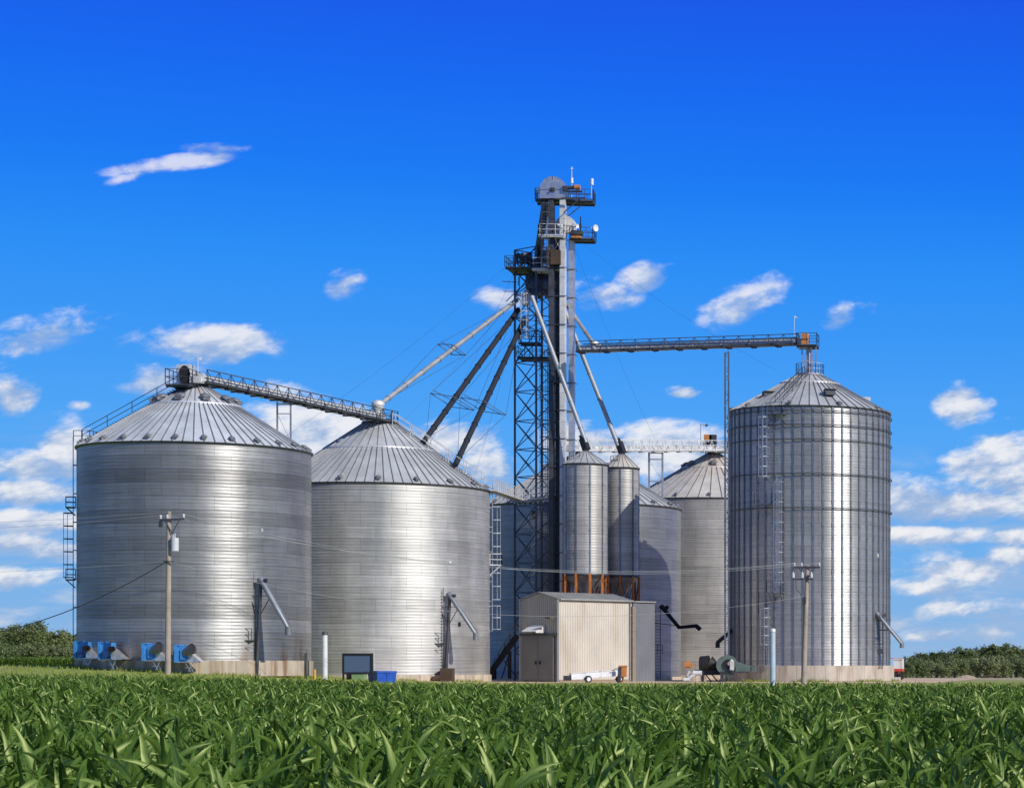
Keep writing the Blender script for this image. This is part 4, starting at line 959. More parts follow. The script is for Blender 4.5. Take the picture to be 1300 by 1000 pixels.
mb = MB(); mb.bar(Vector((A.x, A.y, ze - .02)) + nL * .24, Vector((Bk.x, Bk.y, ze - .02)) + nL * .24, .16, .14); q = Bk - dirL * .3 + nL * .16; mb.bar((q.x, q.y, .2), (q.x, q.y, ze), .11); mb.build('gutter', M['shedroof'], sh)
mb = MB(); mb.bar(Vector((A.x, A.y, .2)) + nL * .05, Vector((Bk.x, Bk.y, .2)) + nL * .05, .12, .3); mb.build('base_trim', M['conc'], sh)
zd = pz(806, 230)
for k in range(2):
    c = A + dirG * (Wg * .08 + Wg * .42 * (k + .5)) + nG * .14; m_ = Matrix((dirG, -nG, Vector((0, 0, 1)))).transposed()
    mb = MB(); mb.box((c.x, c.y, (zd + zb) / 2 + .1), (Wg * .415, .08, zd - zb - .2), mat=m_)
    for u in (-1, 1): q = c + dirG * u * Wg * .195 + nG * .06; mb.bar((q.x, q.y, zb + .15), (q.x, q.y, zd - .15), .12, .06)
    for zz in (zb + .3, zb + 2.2, zd - .3): a_ = c + dirG * Wg * .2 + nG * .05; b_ = c - dirG * Wg * .2 + nG * .05; mb.bar((a_.x, a_.y, zz), (b_.x, b_.y, zz), .05, .10)
    dr = mb.build('door', M['door'], sh); hb = MB(); q = c + dirG * (-.9 if k else .9) + nG * .1; hb.box((q.x, q.y, 2.0), (.15, .15, .3)); hb.build('handle', M['black'], dr)
mb = MB(); a = A + dirG * Wg * .03 + nG * .2; b = A + dirG * Wg * .97 + nG * .2; mb.bar((a.x, a.y, zd + .08), (b.x, b.y, zd + .08), .2, .22); mb.build('door_track', M['galvd'], sh)
mb = MB(); a = A + dirG * Wg * .34; b = A + dirG * Wg * .72; zz = zd + .95
v = [Vector((a.x, a.y, zz)) + nG * .1, Vector((b.x, b.y, zz)) + nG * .1, Vector((b.x, b.y, zz - .62)) + nG * 1.2, Vector((a.x, a.y, zz - .62)) + nG * 1.2]
mb.prism(v, (0, 0, .06)); mb.prism([v[0], v[3], Vector((v[3].x, v[3].y, zz - .72)), Vector((v[0].x, v[0].y, zz - .72))], dirG * .05); mb.build('door_hood', M['whitep'], sh)
mb = MB(); q = A + dirG * Wg * .11 + nG * .1; mb.bar((q.x, q.y, pz(784, 229)), Vector((q.x, q.y, pz(783, 229))) + nG * .5, .06); q2 = Vector((q.x, q.y, pz(784, 229))) + nG * .55; mb.box(q2, (.7, .5, .16), rz=-.6); mb.build('wall_lamp', M['whitep'], sh)
# lower lean-to behind its right end, silo shadow painted as dark grey (white block strip)
for k in range(9): q = Bk + dirL * .05 + nL * .12; mb.box((q.x, q.y, .5 + k * .84), (.42, .42, .84 if k % 2 else .8), rz=-R(37.5))
mb.build('block_pier', M['concR'], sh)
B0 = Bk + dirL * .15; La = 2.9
ribbed(B0 + nL * .02, dirL, nL, La, zb, lambda a: ze - .12, .45, .03).build('shade_toned_annex_wall', M['annex_shade'], sh)
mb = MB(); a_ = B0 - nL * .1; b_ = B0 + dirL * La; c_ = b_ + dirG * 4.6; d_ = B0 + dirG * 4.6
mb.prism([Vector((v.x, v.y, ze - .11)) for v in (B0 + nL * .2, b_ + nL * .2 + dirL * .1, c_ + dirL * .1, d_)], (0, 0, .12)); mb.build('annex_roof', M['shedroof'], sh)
ribbed(b_ + dirG * 4.6, -dirG, dirL, 4.6, zb, lambda a: ze - .12, .45, .03).build('shade_toned_annex_wall', M['annex_shade'], sh)

# dark stair / loading conveyor left of the shed
st = thing('incline_conveyor', 'black inclined conveyor in the shade left of the shed, its foot on the gravel', 'conveyor', tuple(P3(622, 860, 238.5)))
a, b = P3(620, 857, 238.5), P3(657, 806, 239)
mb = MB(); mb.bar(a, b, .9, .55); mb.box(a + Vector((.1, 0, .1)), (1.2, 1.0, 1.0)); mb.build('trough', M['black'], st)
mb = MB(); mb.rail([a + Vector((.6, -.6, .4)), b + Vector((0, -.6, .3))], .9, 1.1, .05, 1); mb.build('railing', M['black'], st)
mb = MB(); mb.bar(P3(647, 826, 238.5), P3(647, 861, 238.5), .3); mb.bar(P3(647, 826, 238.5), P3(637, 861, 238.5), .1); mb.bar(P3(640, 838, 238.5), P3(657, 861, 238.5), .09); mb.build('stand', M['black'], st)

# ------------------------------------------------------------------ blue aeration fans at the big bin
def fan(label, px, py, first=None, kind='horn'):
    q, o = az_pt(*B1, px); p = P3(px, py, q.y - 1.35)
    if first is None:
        root = thing('aeration_fan', label, 'fan', (0, 0, 0), 'blue aeration fans with rusty motors' if kind != 'horn' else 'blue aeration fans with grey horns')
        # local: x right, y away from camera, z up
        mb = MB(); mb.box((0, 0, 0), (1.0, 1.1, 1.45)); mb.build('housing', M['blue'], root)
        mb = MB(); mb.box((-.66, -.05, 0), (.30, 1.3, 1.62)); mb.box((-.42, -.05, .74), (.3, 1.2, .1)); mb.build('flange_plate', M['blue'], root)
        mb = MB(); mb.tube((-.95, -.1, -.1), (-.75, -.1, -.1), .42, n=16); mb.build('motor', M['galvd'], root)
        if kind == 'horn':
            mb = MB(); mb.tube((.1, -.40, .05), (1.15, -.95, .42), .34, .50, 20, False); mb.tube((.1, -.40, .05), (1.12, -.935, .41), .30, .46, 20, False); hn = mb.build('inlet_horn', M['pipeg'], root)
            mb = MB(); mb.tube((.78, -.755, .30), (1.04, -.89, .385), .38, .44, 20); mb.build('horn_mouth', M['black'], hn)
            mb = MB(); mb.box((.1, -.60, -.1), (.55, .2, .9)); mb.build('cover', M['blue'], root)
        else:
            mb = MB(); mb.tube((.35, -.75, .12), (1.0, -.95, .16), .24, n=16); mb.tube((1.0, -.95, .16), (1.12, -.985, .17), .16, n=14); mb.build('fan_motor', M['rustm'], root)
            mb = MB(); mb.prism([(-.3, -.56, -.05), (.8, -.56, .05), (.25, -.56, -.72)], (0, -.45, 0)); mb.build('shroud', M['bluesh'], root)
        mb = MB(); mb.prism([(.5, -.4, .2), (1.75, -.2, -.78), (.5, -.4, -.78)], (0, 1.2, 0)); mb.build('transition_duct', M['galv'], root)
        mb = MB(); mb.box((.35, 0, -.80), (2.2, 1.1, .08)); mb.bar((.2, -.4, -.82), (.75, -.4, -1.65), .07); mb.bar((1.0, -.4, -.82), (.55, -.4, -1.65), .07); mb.bar((.3, .4, -.82), (.75, .4, -1.65), .07); mb.bar((.2, -.4, -1.3), (.8, -.4, -1.3), .05); mb.build('stand', M['galv'], root)
    else:
        root = first.copy(); C.objects.link(root); root['label'] = label
        for ch in list(first.children):
            c = ch.copy(); C.objects.link(c); c.parent = root
            for g2 in ch.children: e = g2.copy(); C.objects.link(e); e.parent = c
    root.location = p; root.scale = (.80, .80, .90); return root
fA = fan('blue aeration fan furthest left, by the edge of the largest bin', 107, 824.5, None, 'motor')
fB = fan('blue aeration fan second from the left, over rust-stained concrete', 138, 825.5, fA)
fC = fan('blue aeration fan just left of the wooden pole', 193, 827)
fD = fan('blue aeration fan just right of the wooden pole', 234, 829, fC)
for f_, rz in ((fA, -.10), (fB, -.08), (fC, .0), (fD, .05)): f_.rotation_euler = (0, 0, rz)

# green blower and its neighbours at the silo foot
bl = thing('centrifugal_blower', 'grey-green centrifugal blower with a snail housing at the foot of the tall silo', 'blower', tuple(P3(925, 866, 229)))
Yb = 229.0; c = P3(924, 843, Yb)
arc = [c + Vector((.82 * (1 + .10 * t) * math.cos(t), -.35, .82 * (1 + .06 * t) * math.sin(t))) for t in np.linspace(-.4, 2 * PI - 1.1, 24)]
mb = MB(); mb.prism(list(reversed(arc)), (0, .8, 0)); mb.build('housing', M['bgreen'], bl)
mb = MB(); mb.tube(c + Vector((.1, -.5, 0)), c + Vector((.1, -.3, 0)), .5, n=18); mb.build('inlet', M['black'], bl)
mb = MB(); mb.tube(c + Vector((.55, -.62, .35)), c + Vector((.15, -.45, .0)), .2); mb.box(c + Vector((.5, -.6, -.1)), (.35, .3, .9)); mb.build('bearing', M['galvl'], bl)
mb = MB(); a = c + Vector((.8, 0, -.2)); mb.prism([a + Vector((0, -.35, .5)), a + Vector((1.6, -.35, -.05)), a + Vector((1.6, -.35, -.45)), a + Vector((0, -.35, -.5))], (0, .8, 0)); mb.box(a + Vector((1.75, 0, -.25)), (.35, .9, .5)); mb.build('outlet_duct', M['bgreen'], bl)
mb = MB(); mb.box(c + Vector((.6, 0, -.75)), (2.6, 1.0, .12)); mb.bar(c + Vector((.2, -.4, -.8)), c + Vector((1.6, -.4, -1.9)), .08); mb.bar(c + Vector((.5, -.4, -.8)), c + Vector((1.9, -.4, -1.9)), .08); mb.bar(c + Vector((-.5, -.4, -.8)), c + Vector((-.5, -.4, -1.85)), .3); mb.build('stand', M['galvd'], bl)
hc = thing('grain_cleaner', 'dark rotary grain cleaner with cone end on slanted legs left of the green blower', 'grain cleaner', tuple(P3(895, 866, 230)))
Yb = 230.0; c = P3(897, 842, Yb)
mb = MB(); mb.tube(c + Vector((-.65, 0, 0)), c + Vector((.25, 0, 0)), .72, .80, 8); mb.tube(c + Vector((.25, 0, 0)), c + Vector((1.3, 0, -.5)), .80, .2, 8); mb.build('drum', M['black'], hc)
mb = MB(); mb.box(P3(905, 853, Yb), (3.4, .8, .5)); mb.build('frame', M['pipedk'], hc)
for a_, b_ in ((892, 892), (896, 904), (904, 912), (918, 918)): mb = MB(); mb.bar(P3(a_, 856, Yb - .3), P3(b_, 865.5, Yb - .3), .1); mb.build('leg', M['black'], hc)
mb = MB(); mb.path([P3(874, 851, Yb - .5), P3(872, 857, Yb - .5), P3(876, 859, Yb - .5), P3(882, 855, Yb - .5)], .22, 8); mb.tube(P3(880, 854, Yb - .5), P3(891, 854, Yb - .5), .24, n=12); mb.tube(P3(868, 862.5, Yb - .6), P3(876, 862, Yb - .6), .2, n=10); mb.build('elbow_pipe', M['whitep'], hc)
mb = MB(); mb.box(P3(873, 843, Yb - .4), (.55, .5, .55)); mb.box(P3(877, 845, Yb - .4), (.35, .4, .35)); mb.box(P3(873, 846.5, Yb - .4), (.7, .5, .1)); mb.build('engine', M['orange'], hc)
mb = MB(); mb.lathe([(1.0, .15), (1.0, 1.05), (0.01, 1.1)], 20, (pxx(884, 236), 236, 0)); tag(mb.build('concrete_pit', M['conc']), 'low tan concrete pit wall behind the grain cleaner', 'pit wall')

# portable belt conveyor in front of the shed
pc = thing('portable_conveyor', 'white portable belt conveyor on wheels parked along the tan shed wall', 'conveyor', tuple(P3(750, 866, 220)))
a, b = P3(724, 861, 219), P3(785, 855, 222); d = (b - a).normalized(); s = Vector((d.y, -d.x, 0)).normalized()
mb = MB(); mb.bar(a + Vector((0, 0, .15)), b + Vector((0, 0, .1)), .5, .50); mb.bar(a + Vector((0, 0, .48)), b + Vector((0, 0, .43)), .56, .05)
for k in (.3, .62, .88): q = a.lerp(b, k) + Vector((0, 0, .13)); mb.box(q, (.06, .56, .64), mat=Matrix((d, s, Vector((0, 0, 1)))).transposed())
mb.build('belt_housing', M['whitep'], pc)
mb = MB(); mb.box(a + Vector((-.25, -.1, .05)), (.6, .6, .45)); mb.build('tail_hopper', M['galvd'], pc)
for k in (.32, .97):
    q = a.lerp(b, k) + s * .5; q.z = T(q.x, q.y) + .33
    w = MB(); n_ = s; w.tube(q - n_ * .12, q + n_ * .12, .33, n=22); wo = w.build('tyre', M['rubber'], pc); w2 = MB(); w2.tube(q + n_ * .10, q + n_ * .14, .19, n=16); w2.build('rim', M['whitep'], wo)
    w3 = MB(); w3.bar(q, q - s * .9, .08); w3.build('axle', M['galvd'], pc)
mb = MB(); mb.bar(P3(777, 851, 221), P3(783, 848, 221), .07); mb.bar(P3(783, 848, 221), P3(786, 853, 221), .05); mb.bar(P3(786, 864, 221), P3(787, 846, 221), .28); mb.build('hitch', M['galvd'], pc)
mb = MB(); mb.box(P3(791, 852, 223), (.62, .5, 1.0)); mb.box(P3(791, 845, 223), (.75, .6, .12)); mb.bar(P3(791, 858, 223), P3(791, 866, 223), .12); tag(mb.build('control_box', M['orange']), 'orange control box on a post at the end of the portable conveyor', 'control box')

# signboard, dumpster, green cabinet, posts
Ys = 200.0
sg = thing('signboard', 'blank blue-grey signboard in a black frame on two posts at the field edge', 'signboard', tuple(P3(455, 872, Ys)))
a, b = P3(436, 830, Ys), P3(472.5, 854, Ys)
mb = MB(); mb.box(((a.x + b.x) / 2, Ys, (a.z + b.z) / 2), (b.x - a.x, .08, a.z - b.z)); mb.build('board', M['boardblue'], sg)
mb = MB(); z_ = lambda v: Vector((0, 0, v))
for z in (a.z, b.z): mb.bar((a.x - .06, Ys - .03, z), (b.x + .06, Ys - .03, z), .16)
for xx in (a.x, b.x): mb.bar((xx, Ys - .04, b.z), (xx, Ys - .04, a.z + .08), .16)
mb.build('frame', M['black'], sg)
for xx in (a.x, b.x): mb = MB(); mb.bar((xx, Ys - .02, T(xx, Ys) - .1), (xx, Ys - .02, b.z), .13); mb.build('post', M['black'], sg)
dm = thing('dumpster', 'blue metal dumpster beside the blank signboard', 'dumpster', tuple(P3(486, 868, 203)))
c = P3(485, 860.5, 203); mb = MB(); w_, d_, h_ = .92, .9, .52
bt = [c + Vector((sx * w_ * .9, sy * d_ * .85, -h_)) for sx, sy in ((-1, -1), (1, -1), (1, 1), (-1, 1))]; tp = [c + Vector((sx * w_, sy * d_, h_)) for sx, sy in ((-1, -1), (1, -1), (1, 1), (-1, 1))]
m_ = Matrix.Rotation(R(-48), 3, 'Z'); vv = [c + m_ @ (v - c) for v in bt + tp]
mb.add(vv, [(3, 2, 1, 0), (0, 1, 5, 4), (1, 2, 6, 5), (2, 3, 7, 6), (3, 0, 4, 7)])
for i in range(4): mb.bar(vv[4 + i], vv[4 + (i + 1) % 4], .09, .09); mb.bar(vv[i].lerp(vv[(i + 1) % 4], .5), vv[4 + i].lerp(vv[4 + (i + 1) % 4], .5), .07, .07)
mb.build('container', M['bluedk'], dm)
mb = MB(); mb.add([v + Vector((0, 0, .06)) for v in vv[4:]] + [v + Vector((0, 0, .12)) for v in vv[4:]], [(0, 3, 2, 1), (4, 5, 6, 7), (0, 1, 5, 4), (1, 2, 6, 5), (2, 3, 7, 6), (3, 0, 4, 7)]); mb.build('lid', M['bluedk'], dm)
mb = MB(); q = P3(477, 852.5, 203); mb.box(q, (.35, .3, .16)); mb.box(q + Vector((-.1, 0, .4)), (.05, .05, .8)); tag(mb.build('junction_box', M['whitep']), 'small white box and stake between signboard and blue dumpster', 'box')
gc = thing('utility_cabinet', 'pale green utility cabinet seen below the blank signboard', 'cabinet', tuple(P3(456, 864, 208)))
mb = MB(); mb.box(P3(456, 859, 208), (1.05, .9, .62)); mb.box(P3(456, 854.5, 208), (1.15, 1.0, .08)); mb.build('body', M['green'], gc)
mb = MB(); mb.box(P3(446, 859, 209), (.65, .7, .55)); mb.box(P3(446, 855, 209), (.72, .75, .08)); tag(mb.build('meter_cabinet', M['black']), 'black cabinet next to the pale green one under the signboard', 'cabinet')
def post(name, label, cat, px, py0, py1, Y, r, mat, cap=None):
    q = P3(px, py0, Y); g0 = T(q.x, q.y) - .1; root = thing(name, label, cat, (q.x, Y, g0))
    mb = MB(); mb.tube((q.x, Y, g0), (q.x, Y, pz(py1, Y)), r, n=18); mb.build('pipe', mat, root)
    if cap: mb = MB(); mb.lathe([(r * 1.12, -.18), (r * 1.12, .04), (r * .5, .12), (.01, .13)], 16, (q.x, Y, pz(py1, Y))); mb.build('cap', cap, root)
    return root
post('vent_pipe', 'white steel standpipe with rust streak left of the blank signboard', 'pipe', 412.5, 862, 803, 203, .22, M['whitep'], M['galvd'])
post('vent_pipe', 'pale blue standpipe in front of the tall silo at the field edge', 'pipe', 981, 870, 799, 204, .24, M['postp'], M['galvl'])
for px, py1, r, mt, lb in ((399.5, 849, .11, M['bollard'], 'orange bollard beside the corner of the largest bin base'), (388.5, 857, .07, M['black'], 'short black bollard left of the orange bollard'), (406, 861, .06, M['black'], 'tiny black bollard right of the orange bollard')):
    post('bollard', lb, 'bollard', px, 864, py1, 199, r, mt)
# red and white grain dryer cab at the right edge of the silo
rk = thing('grain_truck', 'white and red parked truck just visible at the right edge of the tall silo base', 'truck', tuple(P3(1140, 866, 262)))
Yk = 262.0; k_ = Yk / F
mb = MB(); c = P3(1141, 842.5, Yk); mb.box(c, (11 * k_, 2.2, 12 * k_)); mb.box(c + Vector((0, -.02, 6.2 * k_)), (11.6 * k_, 2.3, .12)); mb.build('box_body', M['whitep'], rk)
mb = MB(); mb.box(P3(1141, 850, Yk), (11.8 * k_, 2.3, 3.2 * k_)); mb.box(P3(1137, 835.6, Yk), (16 * k_, 2.3, 1.0 * k_)); mb.box(P3(1138.5, 856.5, Yk), (7.5 * k_, 2.0, 9.5 * k_)); mb.build('cab', M['red'], rk)
mb = MB(); mb.box(P3(1138, 854.5, Yk - 1.02), (3.4 * k_, .06, 4 * k_)); mb.build('window', M['glass'], rk)
mb = MB(); mb.box(P3(1140, 861, Yk - .5), (8 * k_, 1.6, 4 * k_)); mb.build('engine', M['galvl'], rk)
for px in (1136, 1143):
    q = P3(px, 863, Yk - 1.1); q.z = T(q.x, q.y) + .4; mb = MB(); mb.tube(q, q + Vector((0, .3, 0)), .4, n=16); mb.build('wheel', M['rubber'], rk)

# ------------------------------------------------------------------ utility poles and wires
def upole(label, base, top, r0, r1, arm, Y):
    p = P3(*base, Y); p.z = T(p.x, p.y) - .2; q = P3(*top, Y)
    root = thing('utility_pole', label, 'utility pole', tuple(p), 'wooden utility poles')
    mb = MB(); mb.tube(p, q, r0, r1, 14); mb.build('pole', M['wood'], root)
    a = P3(arm[0], arm[2], Y - .2); b = P3(arm[1], arm[3], Y - .2)
    mb = MB(); mb.bar(a, b, .14, .16); c = q - Vector((0, 0, 1.9)); m_ = (a + b) / 2
    for e_ in (a, b): mb.bar(m_.lerp(e_, .62), m_ - Vector((0, 0, 1.1)), .06)
    mb.build('crossarm', M['galvd'], root)
    ins = []
    for t in (.03, .3, .97):
        mb = MB(); e_ = a.lerp(b, t) + Vector((0, 0, .08)); mb.lathe([(.05, 0), (.12, .08), (.06, .16), (.12, .22), (.05, .32), (.01, .34)], 10, e_); mb.build('insulator', M['porc'], root); ins.append(e_ + Vector((0, 0, .3)))
    return root, p, q, ins
u1, p1, q1, i1 = upole('weathered wooden utility pole with a grey transformer in front of the largest bin', (213, 862), (214.5, 649), .24, .17, (203, 234, 660, 658.5), 189)
mb = MB(); c = P3(222, 690.5, 188.8); mb.tube(c + Vector((0, 0, -.55)), c + Vector((0, 0, .5)), .30, n=18); mb.tube(c + Vector((0, 0, .5)), c + Vector((0, 0, .85)), .05, n=8); mb.tube(c + Vector((-.15, 0, .5)), c + Vector((-.15, 0, .75)), .05, n=8); mb.bar(c, P3(215, 689, 189), .12); mb.build('transformer', M['porc'], u1)
mb = MB(); mb.bar(P3(207, 711.5, 188.7), P3(221, 713, 188.7), .09); mb.box(P3(204, 665, 188.6), (.25, .2, .5)); mb.build('bracket', M['galvd'], u1)
u2, p2, q2, i2 = upole('leaning wooden utility pole in front of the tall ribbed silo', (1020, 871), (1025, 717.5), .24, .17, (1007.5, 1041, 720, 719.8), 206)
for px in (1007, 1018.5, 1030):
    mb = MB(); c = P3(px, 733, 205.6); mb.tube(c, c + Vector((0, 0, .35)), .13, n=12); mb.lathe([(.06, .35), (.09, .42), (.04, .5)], 8, c); mb.build('fuse_cutout', M['porc'], u2)
mb = MB(); mb.bar(P3(1006, 735, 205.7), P3(1032, 735, 205.7), .09); mb.path([P3(1010, 735, 205.4), P3(1011, 748, 205.3), P3(1017, 754, 205.4), P3(1021, 750, 205.6)], .03, 5); mb.box(P3(1021, 762, 205.6), (.3, .25, .6)); mb.bar(P3(1020.5, 762, 205.7), P3(1018.5, 850, 205.7), .07); mb.build('bracket', M['galvd'], u2)
def wire(label, p, q, sag, mat=None, r=.012, grp=None):
    mb = MB(); n = 28; pts = [p.lerp(q, k / n) - Vector((0, 0, sag * 4 * (k / n) * (1 - k / n))) for k in range(n + 1)]; mb.path(pts, r, 5)
    return tag(mb.build('power_line', mat or M['wire']), label, 'power line', grp)
lbl = ['left strand of the three pale wires strung between the two utility poles', 'middle strand of the three pale wires strung between the two utility poles', 'right strand of the three pale wires strung between the two utility poles']
for k in range(3): wire(lbl[k], i1[k], i2[k], 2.2 + .15 * k)
wire('lowest pale wire between the two utility poles, below the three upper strands', P3(215, 713, 188.8), P3(1021, 757, 205.6), 2.9)
wire('topmost pale wire leaving the transformer pole to the left', i1[2] + Vector((0, 0, .3)), P3(-500, 655, 186), .9)
wire('pale wire leaving the left end of the transformer pole crossarm to the left', i1[0], P3(-500, 668, 186), .9)
wire('pale wire leaving the transformer pole leftward at mid height', P3(214, 712, 188.8), P3(-500, 722, 186), .8)
wire('drooping dark cable from the transformer pole down to the left frame edge', P3(213, 711.5, 188.8), P3(-420, 742, 186), 5.6, M['wiredk'], .04)

# ------------------------------------------------------------------ trees
def tree_mesh(seed, h, w, nclump, per, leaf, mat, low=.18):
    rnd = np.random.default_rng(seed); vs = []; fs = []
    lobes = []
    for k in range(7):
        a = rnd.uniform(0, 2 * PI); rr = rnd.uniform(.15, .5) * w / 2; z = h * rnd.uniform(low + .25, .82)
        lobes.append((np.array((rr * math.cos(a), rr * math.sin(a), z)), rnd.uniform(.24, .38) * w))
    cl = []
    for k in range(nclump):
        c, r = lobes[k % 7]; d = rnd.normal(size=3); d /= np.linalg.norm(d); q = c + d * r * rnd.uniform(.65, 1.08) * np.array((1, 1, .85)); q[2] = max(q[2], h * low)
        cl.append(q)
    n = nclump * per; cen = np.repeat(np.array(cl), per, 0) + rnd.normal(size=(n, 3)) * w * .045
    nr = rnd.normal(size=(n, 3)); nr[:, 2] = abs(nr[:, 2]) + .3; nr /= np.linalg.norm(nr, axis=1)[:, None]
    t = np.cross(nr, rnd.normal(size=(n, 3))); t /= np.linalg.norm(t, axis=1)[:, None]; b = np.cross(nr, t)
    s = leaf * rnd.uniform(.6, 1.3, (n, 1))
    V = np.stack([cen - t * s, cen - b * s * .6, cen + t * s, cen + b * s * .6], 1).reshape(-1, 3)
    me = bpy.data.meshes.new('crown'); me.from_pydata(V.tolist(), [], [(4 * i, 4 * i + 1, 4 * i + 2, 4 * i + 3) for i in range(n)]); me.materials.append(mat)
    tm = MB(); tm.tube((0, 0, -.3), (.1, 0, h * .45), w * .045, w * .03, 8)
    for c, r in lobes[:5]: tm.tube((.05, 0, h * .28), tuple(c), w * .022, w * .008, 6)
    tmo = bpy.data.meshes.new('trunk'); tmo.from_pydata([tuple(v) for v in tm.v], [], tm.f); tmo.materials.append(M['bark'])
    return me, tmo
PROT = [tree_mesh(11, 8, 7.4, 130, 46, .24, M['tree']), tree_mesh(12, 8, 7.0, 130, 46, .24, M['treed']), tree_mesh(13, 8, 7.8, 140, 46, .23, M['tree']), tree_mesh(14, 4.4, 6.2, 110, 44, .20, M['bush'], .02), tree_mesh(15, 8, 7.0, 130, 46, .25, M['treed'])]
def tree(label, px, Y, pi, hpx, wf, rz, group, name='tree'):
    cr, tr = PROT[pi]; x = pxx(px, Y); z = T(x, Y); h = hpx * Y / F; h0 = 4.4 if pi == 3 else 8.0
    root = thing(name, label, 'tree' if name == 'tree' else 'bush', (x, Y, z), group); root.rotation_euler = (0, 0, rz)
    s = h / h0; root.scale = (s * wf, s * wf, s)
    for nm, me in (('crown', cr), ('trunk', tr)):
        o = bpy.data.objects.new(nm, me); C.objects.link(o); o.parent = root
LT = [(-75, 545, 0, 44, 'green tree standing outside the left end of the far-left wood'), (-44, 555, 4, 45, 'dark tree near the left end of the far-left wood'), (-14, 540, 2, 46, 'round green tree cut by the left frame edge, beside a darker one'), (10, 560, 0, 47, 'green tree second from the left edge in the far-left wood'), (33, 530, 2, 48, 'tallest broad green tree of the far-left wood'), (52, 565, 4, 46, 'dark green tree in the middle of the far-left wood'), (68, 540, 0, 42, 'green tree with rounded top right of the far-left wood middle'), (88, 550, 2, 38, 'green tree half hidden by the left edge of the largest bin'), (108, 560, 0, 34, 'green tree seen only beside the largest bin ladder')]
for i, (px, Y, pi, hp, lb) in enumerate(LT): tree(lb, px, Y, pi, hp * 1.03, 1.15, i * 1.3, 'trees of the far-left wood')
for i, (px, Y, hp, lb) in enumerate([(-5, 470, 24, 'low bush at the left frame edge under the trees'), (18, 480, 23, 'low pale bush under the far-left trees, second from the edge'), (42, 470, 25, 'low pale bush in front of the tallest far-left tree'), (64, 478, 22, 'low pale bush right of the far-left wood middle'), (85, 472, 22, 'low pale bush next to the largest bin edge')]):
    tree(lb, px, Y, 3, hp, 1.1, i * 2.1, 'bushes of the far-left wood', 'bush')
RT = [(1155, 640, 1, 26, 'dark tree right behind the red and white truck'), (1172, 650, 4, 31, 'dark tree second from the truck in the right wood'), (1190, 640, 1, 33, 'dark tree third from the truck in the right wood'), (1205, 655, 4, 32, 'dark tree fourth from the truck in the right wood'), (1221, 640, 0, 38, 'taller mid-green tree left of the dark gap in the right wood'), (1240, 650, 2, 32, 'green tree behind the dirt pile'), (1256, 655, 1, 39, 'dark tall tree right of the dirt pile'), (1272, 645, 4, 42, 'tallest dark tree of the right wood'), (1290, 650, 2, 38, 'broad green tree near the right frame edge'), (1310, 640, 0, 36, 'green tree cut by the right frame edge')]
for i, (px, Y, pi, hp, lb) in enumerate(RT): tree(lb, px, Y, pi, hp, 1.25, i * 1.7, 'trees of the right wood')
for i, (px, hp, lb) in enumerate([(1150, 17, 'low bush nearest the red and white truck'), (1164, 22, 'round bush beside the truck-end bush'), (1182, 20, 'bush in front of the third dark tree of the right wood'), (1198, 19, 'bush left of the dirt pile, second to its left'), (1212, 24, 'pale round bush just left of the dirt pile'), (1232, 23, 'pale round bush behind the dirt pile right side'), (1250, 26, 'pale bush right of the dirt pile'), (1268, 24, 'pale bush before the tallest dark tree'), (1284, 25, 'pale bush third from the right frame edge'), (1300, 24, 'pale bush at the right frame edge')]):
    tree(lb, px, 560 + (i % 3) * 14, 3, hp, 1.15, i * 2.3, 'bushes of the right wood', 'bush')
def mound(name, label, cat, px, Y, w, h, mat, seed):
    rnd = random.Random(seed); x = pxx(px, Y); g0 = T(x, Y); mb = MB(); n = 22; m = 8; vs = []
    for j in range(m + 1):
        for i in range(n):
            a = 2 * PI * i / n; rr = (1 - j / m); k = 1 + .12 * rnd.uniform(-1, 1); vs.append((x + w * rr * k * math.cos(a), Y + w * .7 * rr * k * math.sin(a), g0 - .1 + h * (1 - rr ** 1.6) * (1 + .08 * rnd.uniform(-1, 1))))
    mb.add(vs, [(j * n + i, j * n + (i + 1) % n, (j + 1) * n + (i + 1) % n, (j + 1) * n + i) for j in range(m) for i in range(n)], False)
    tag(mb.build(name, mat), label, cat)
mound('dirt_pile', 'low tan dirt pile in front of the right wood', 'dirt pile', 1227, 520, 2.6, .75, M['rubble'], 3)
mb = MB()
for k in range(26): q = P3(random.uniform(1240, 1266), 860.5, 520); q.z = T(q.x, q.y) + random.uniform(.1, .35); mb.bar(q, q + Vector((random.uniform(.5, 1.6), random.uniform(-.4, .4), random.uniform(-.1, .2))), random.uniform(.1, .25))
tag(mb.build('scrap_heap', M['rustm']), 'rusty scrap lying right of the tan dirt pile', 'scrap heap')

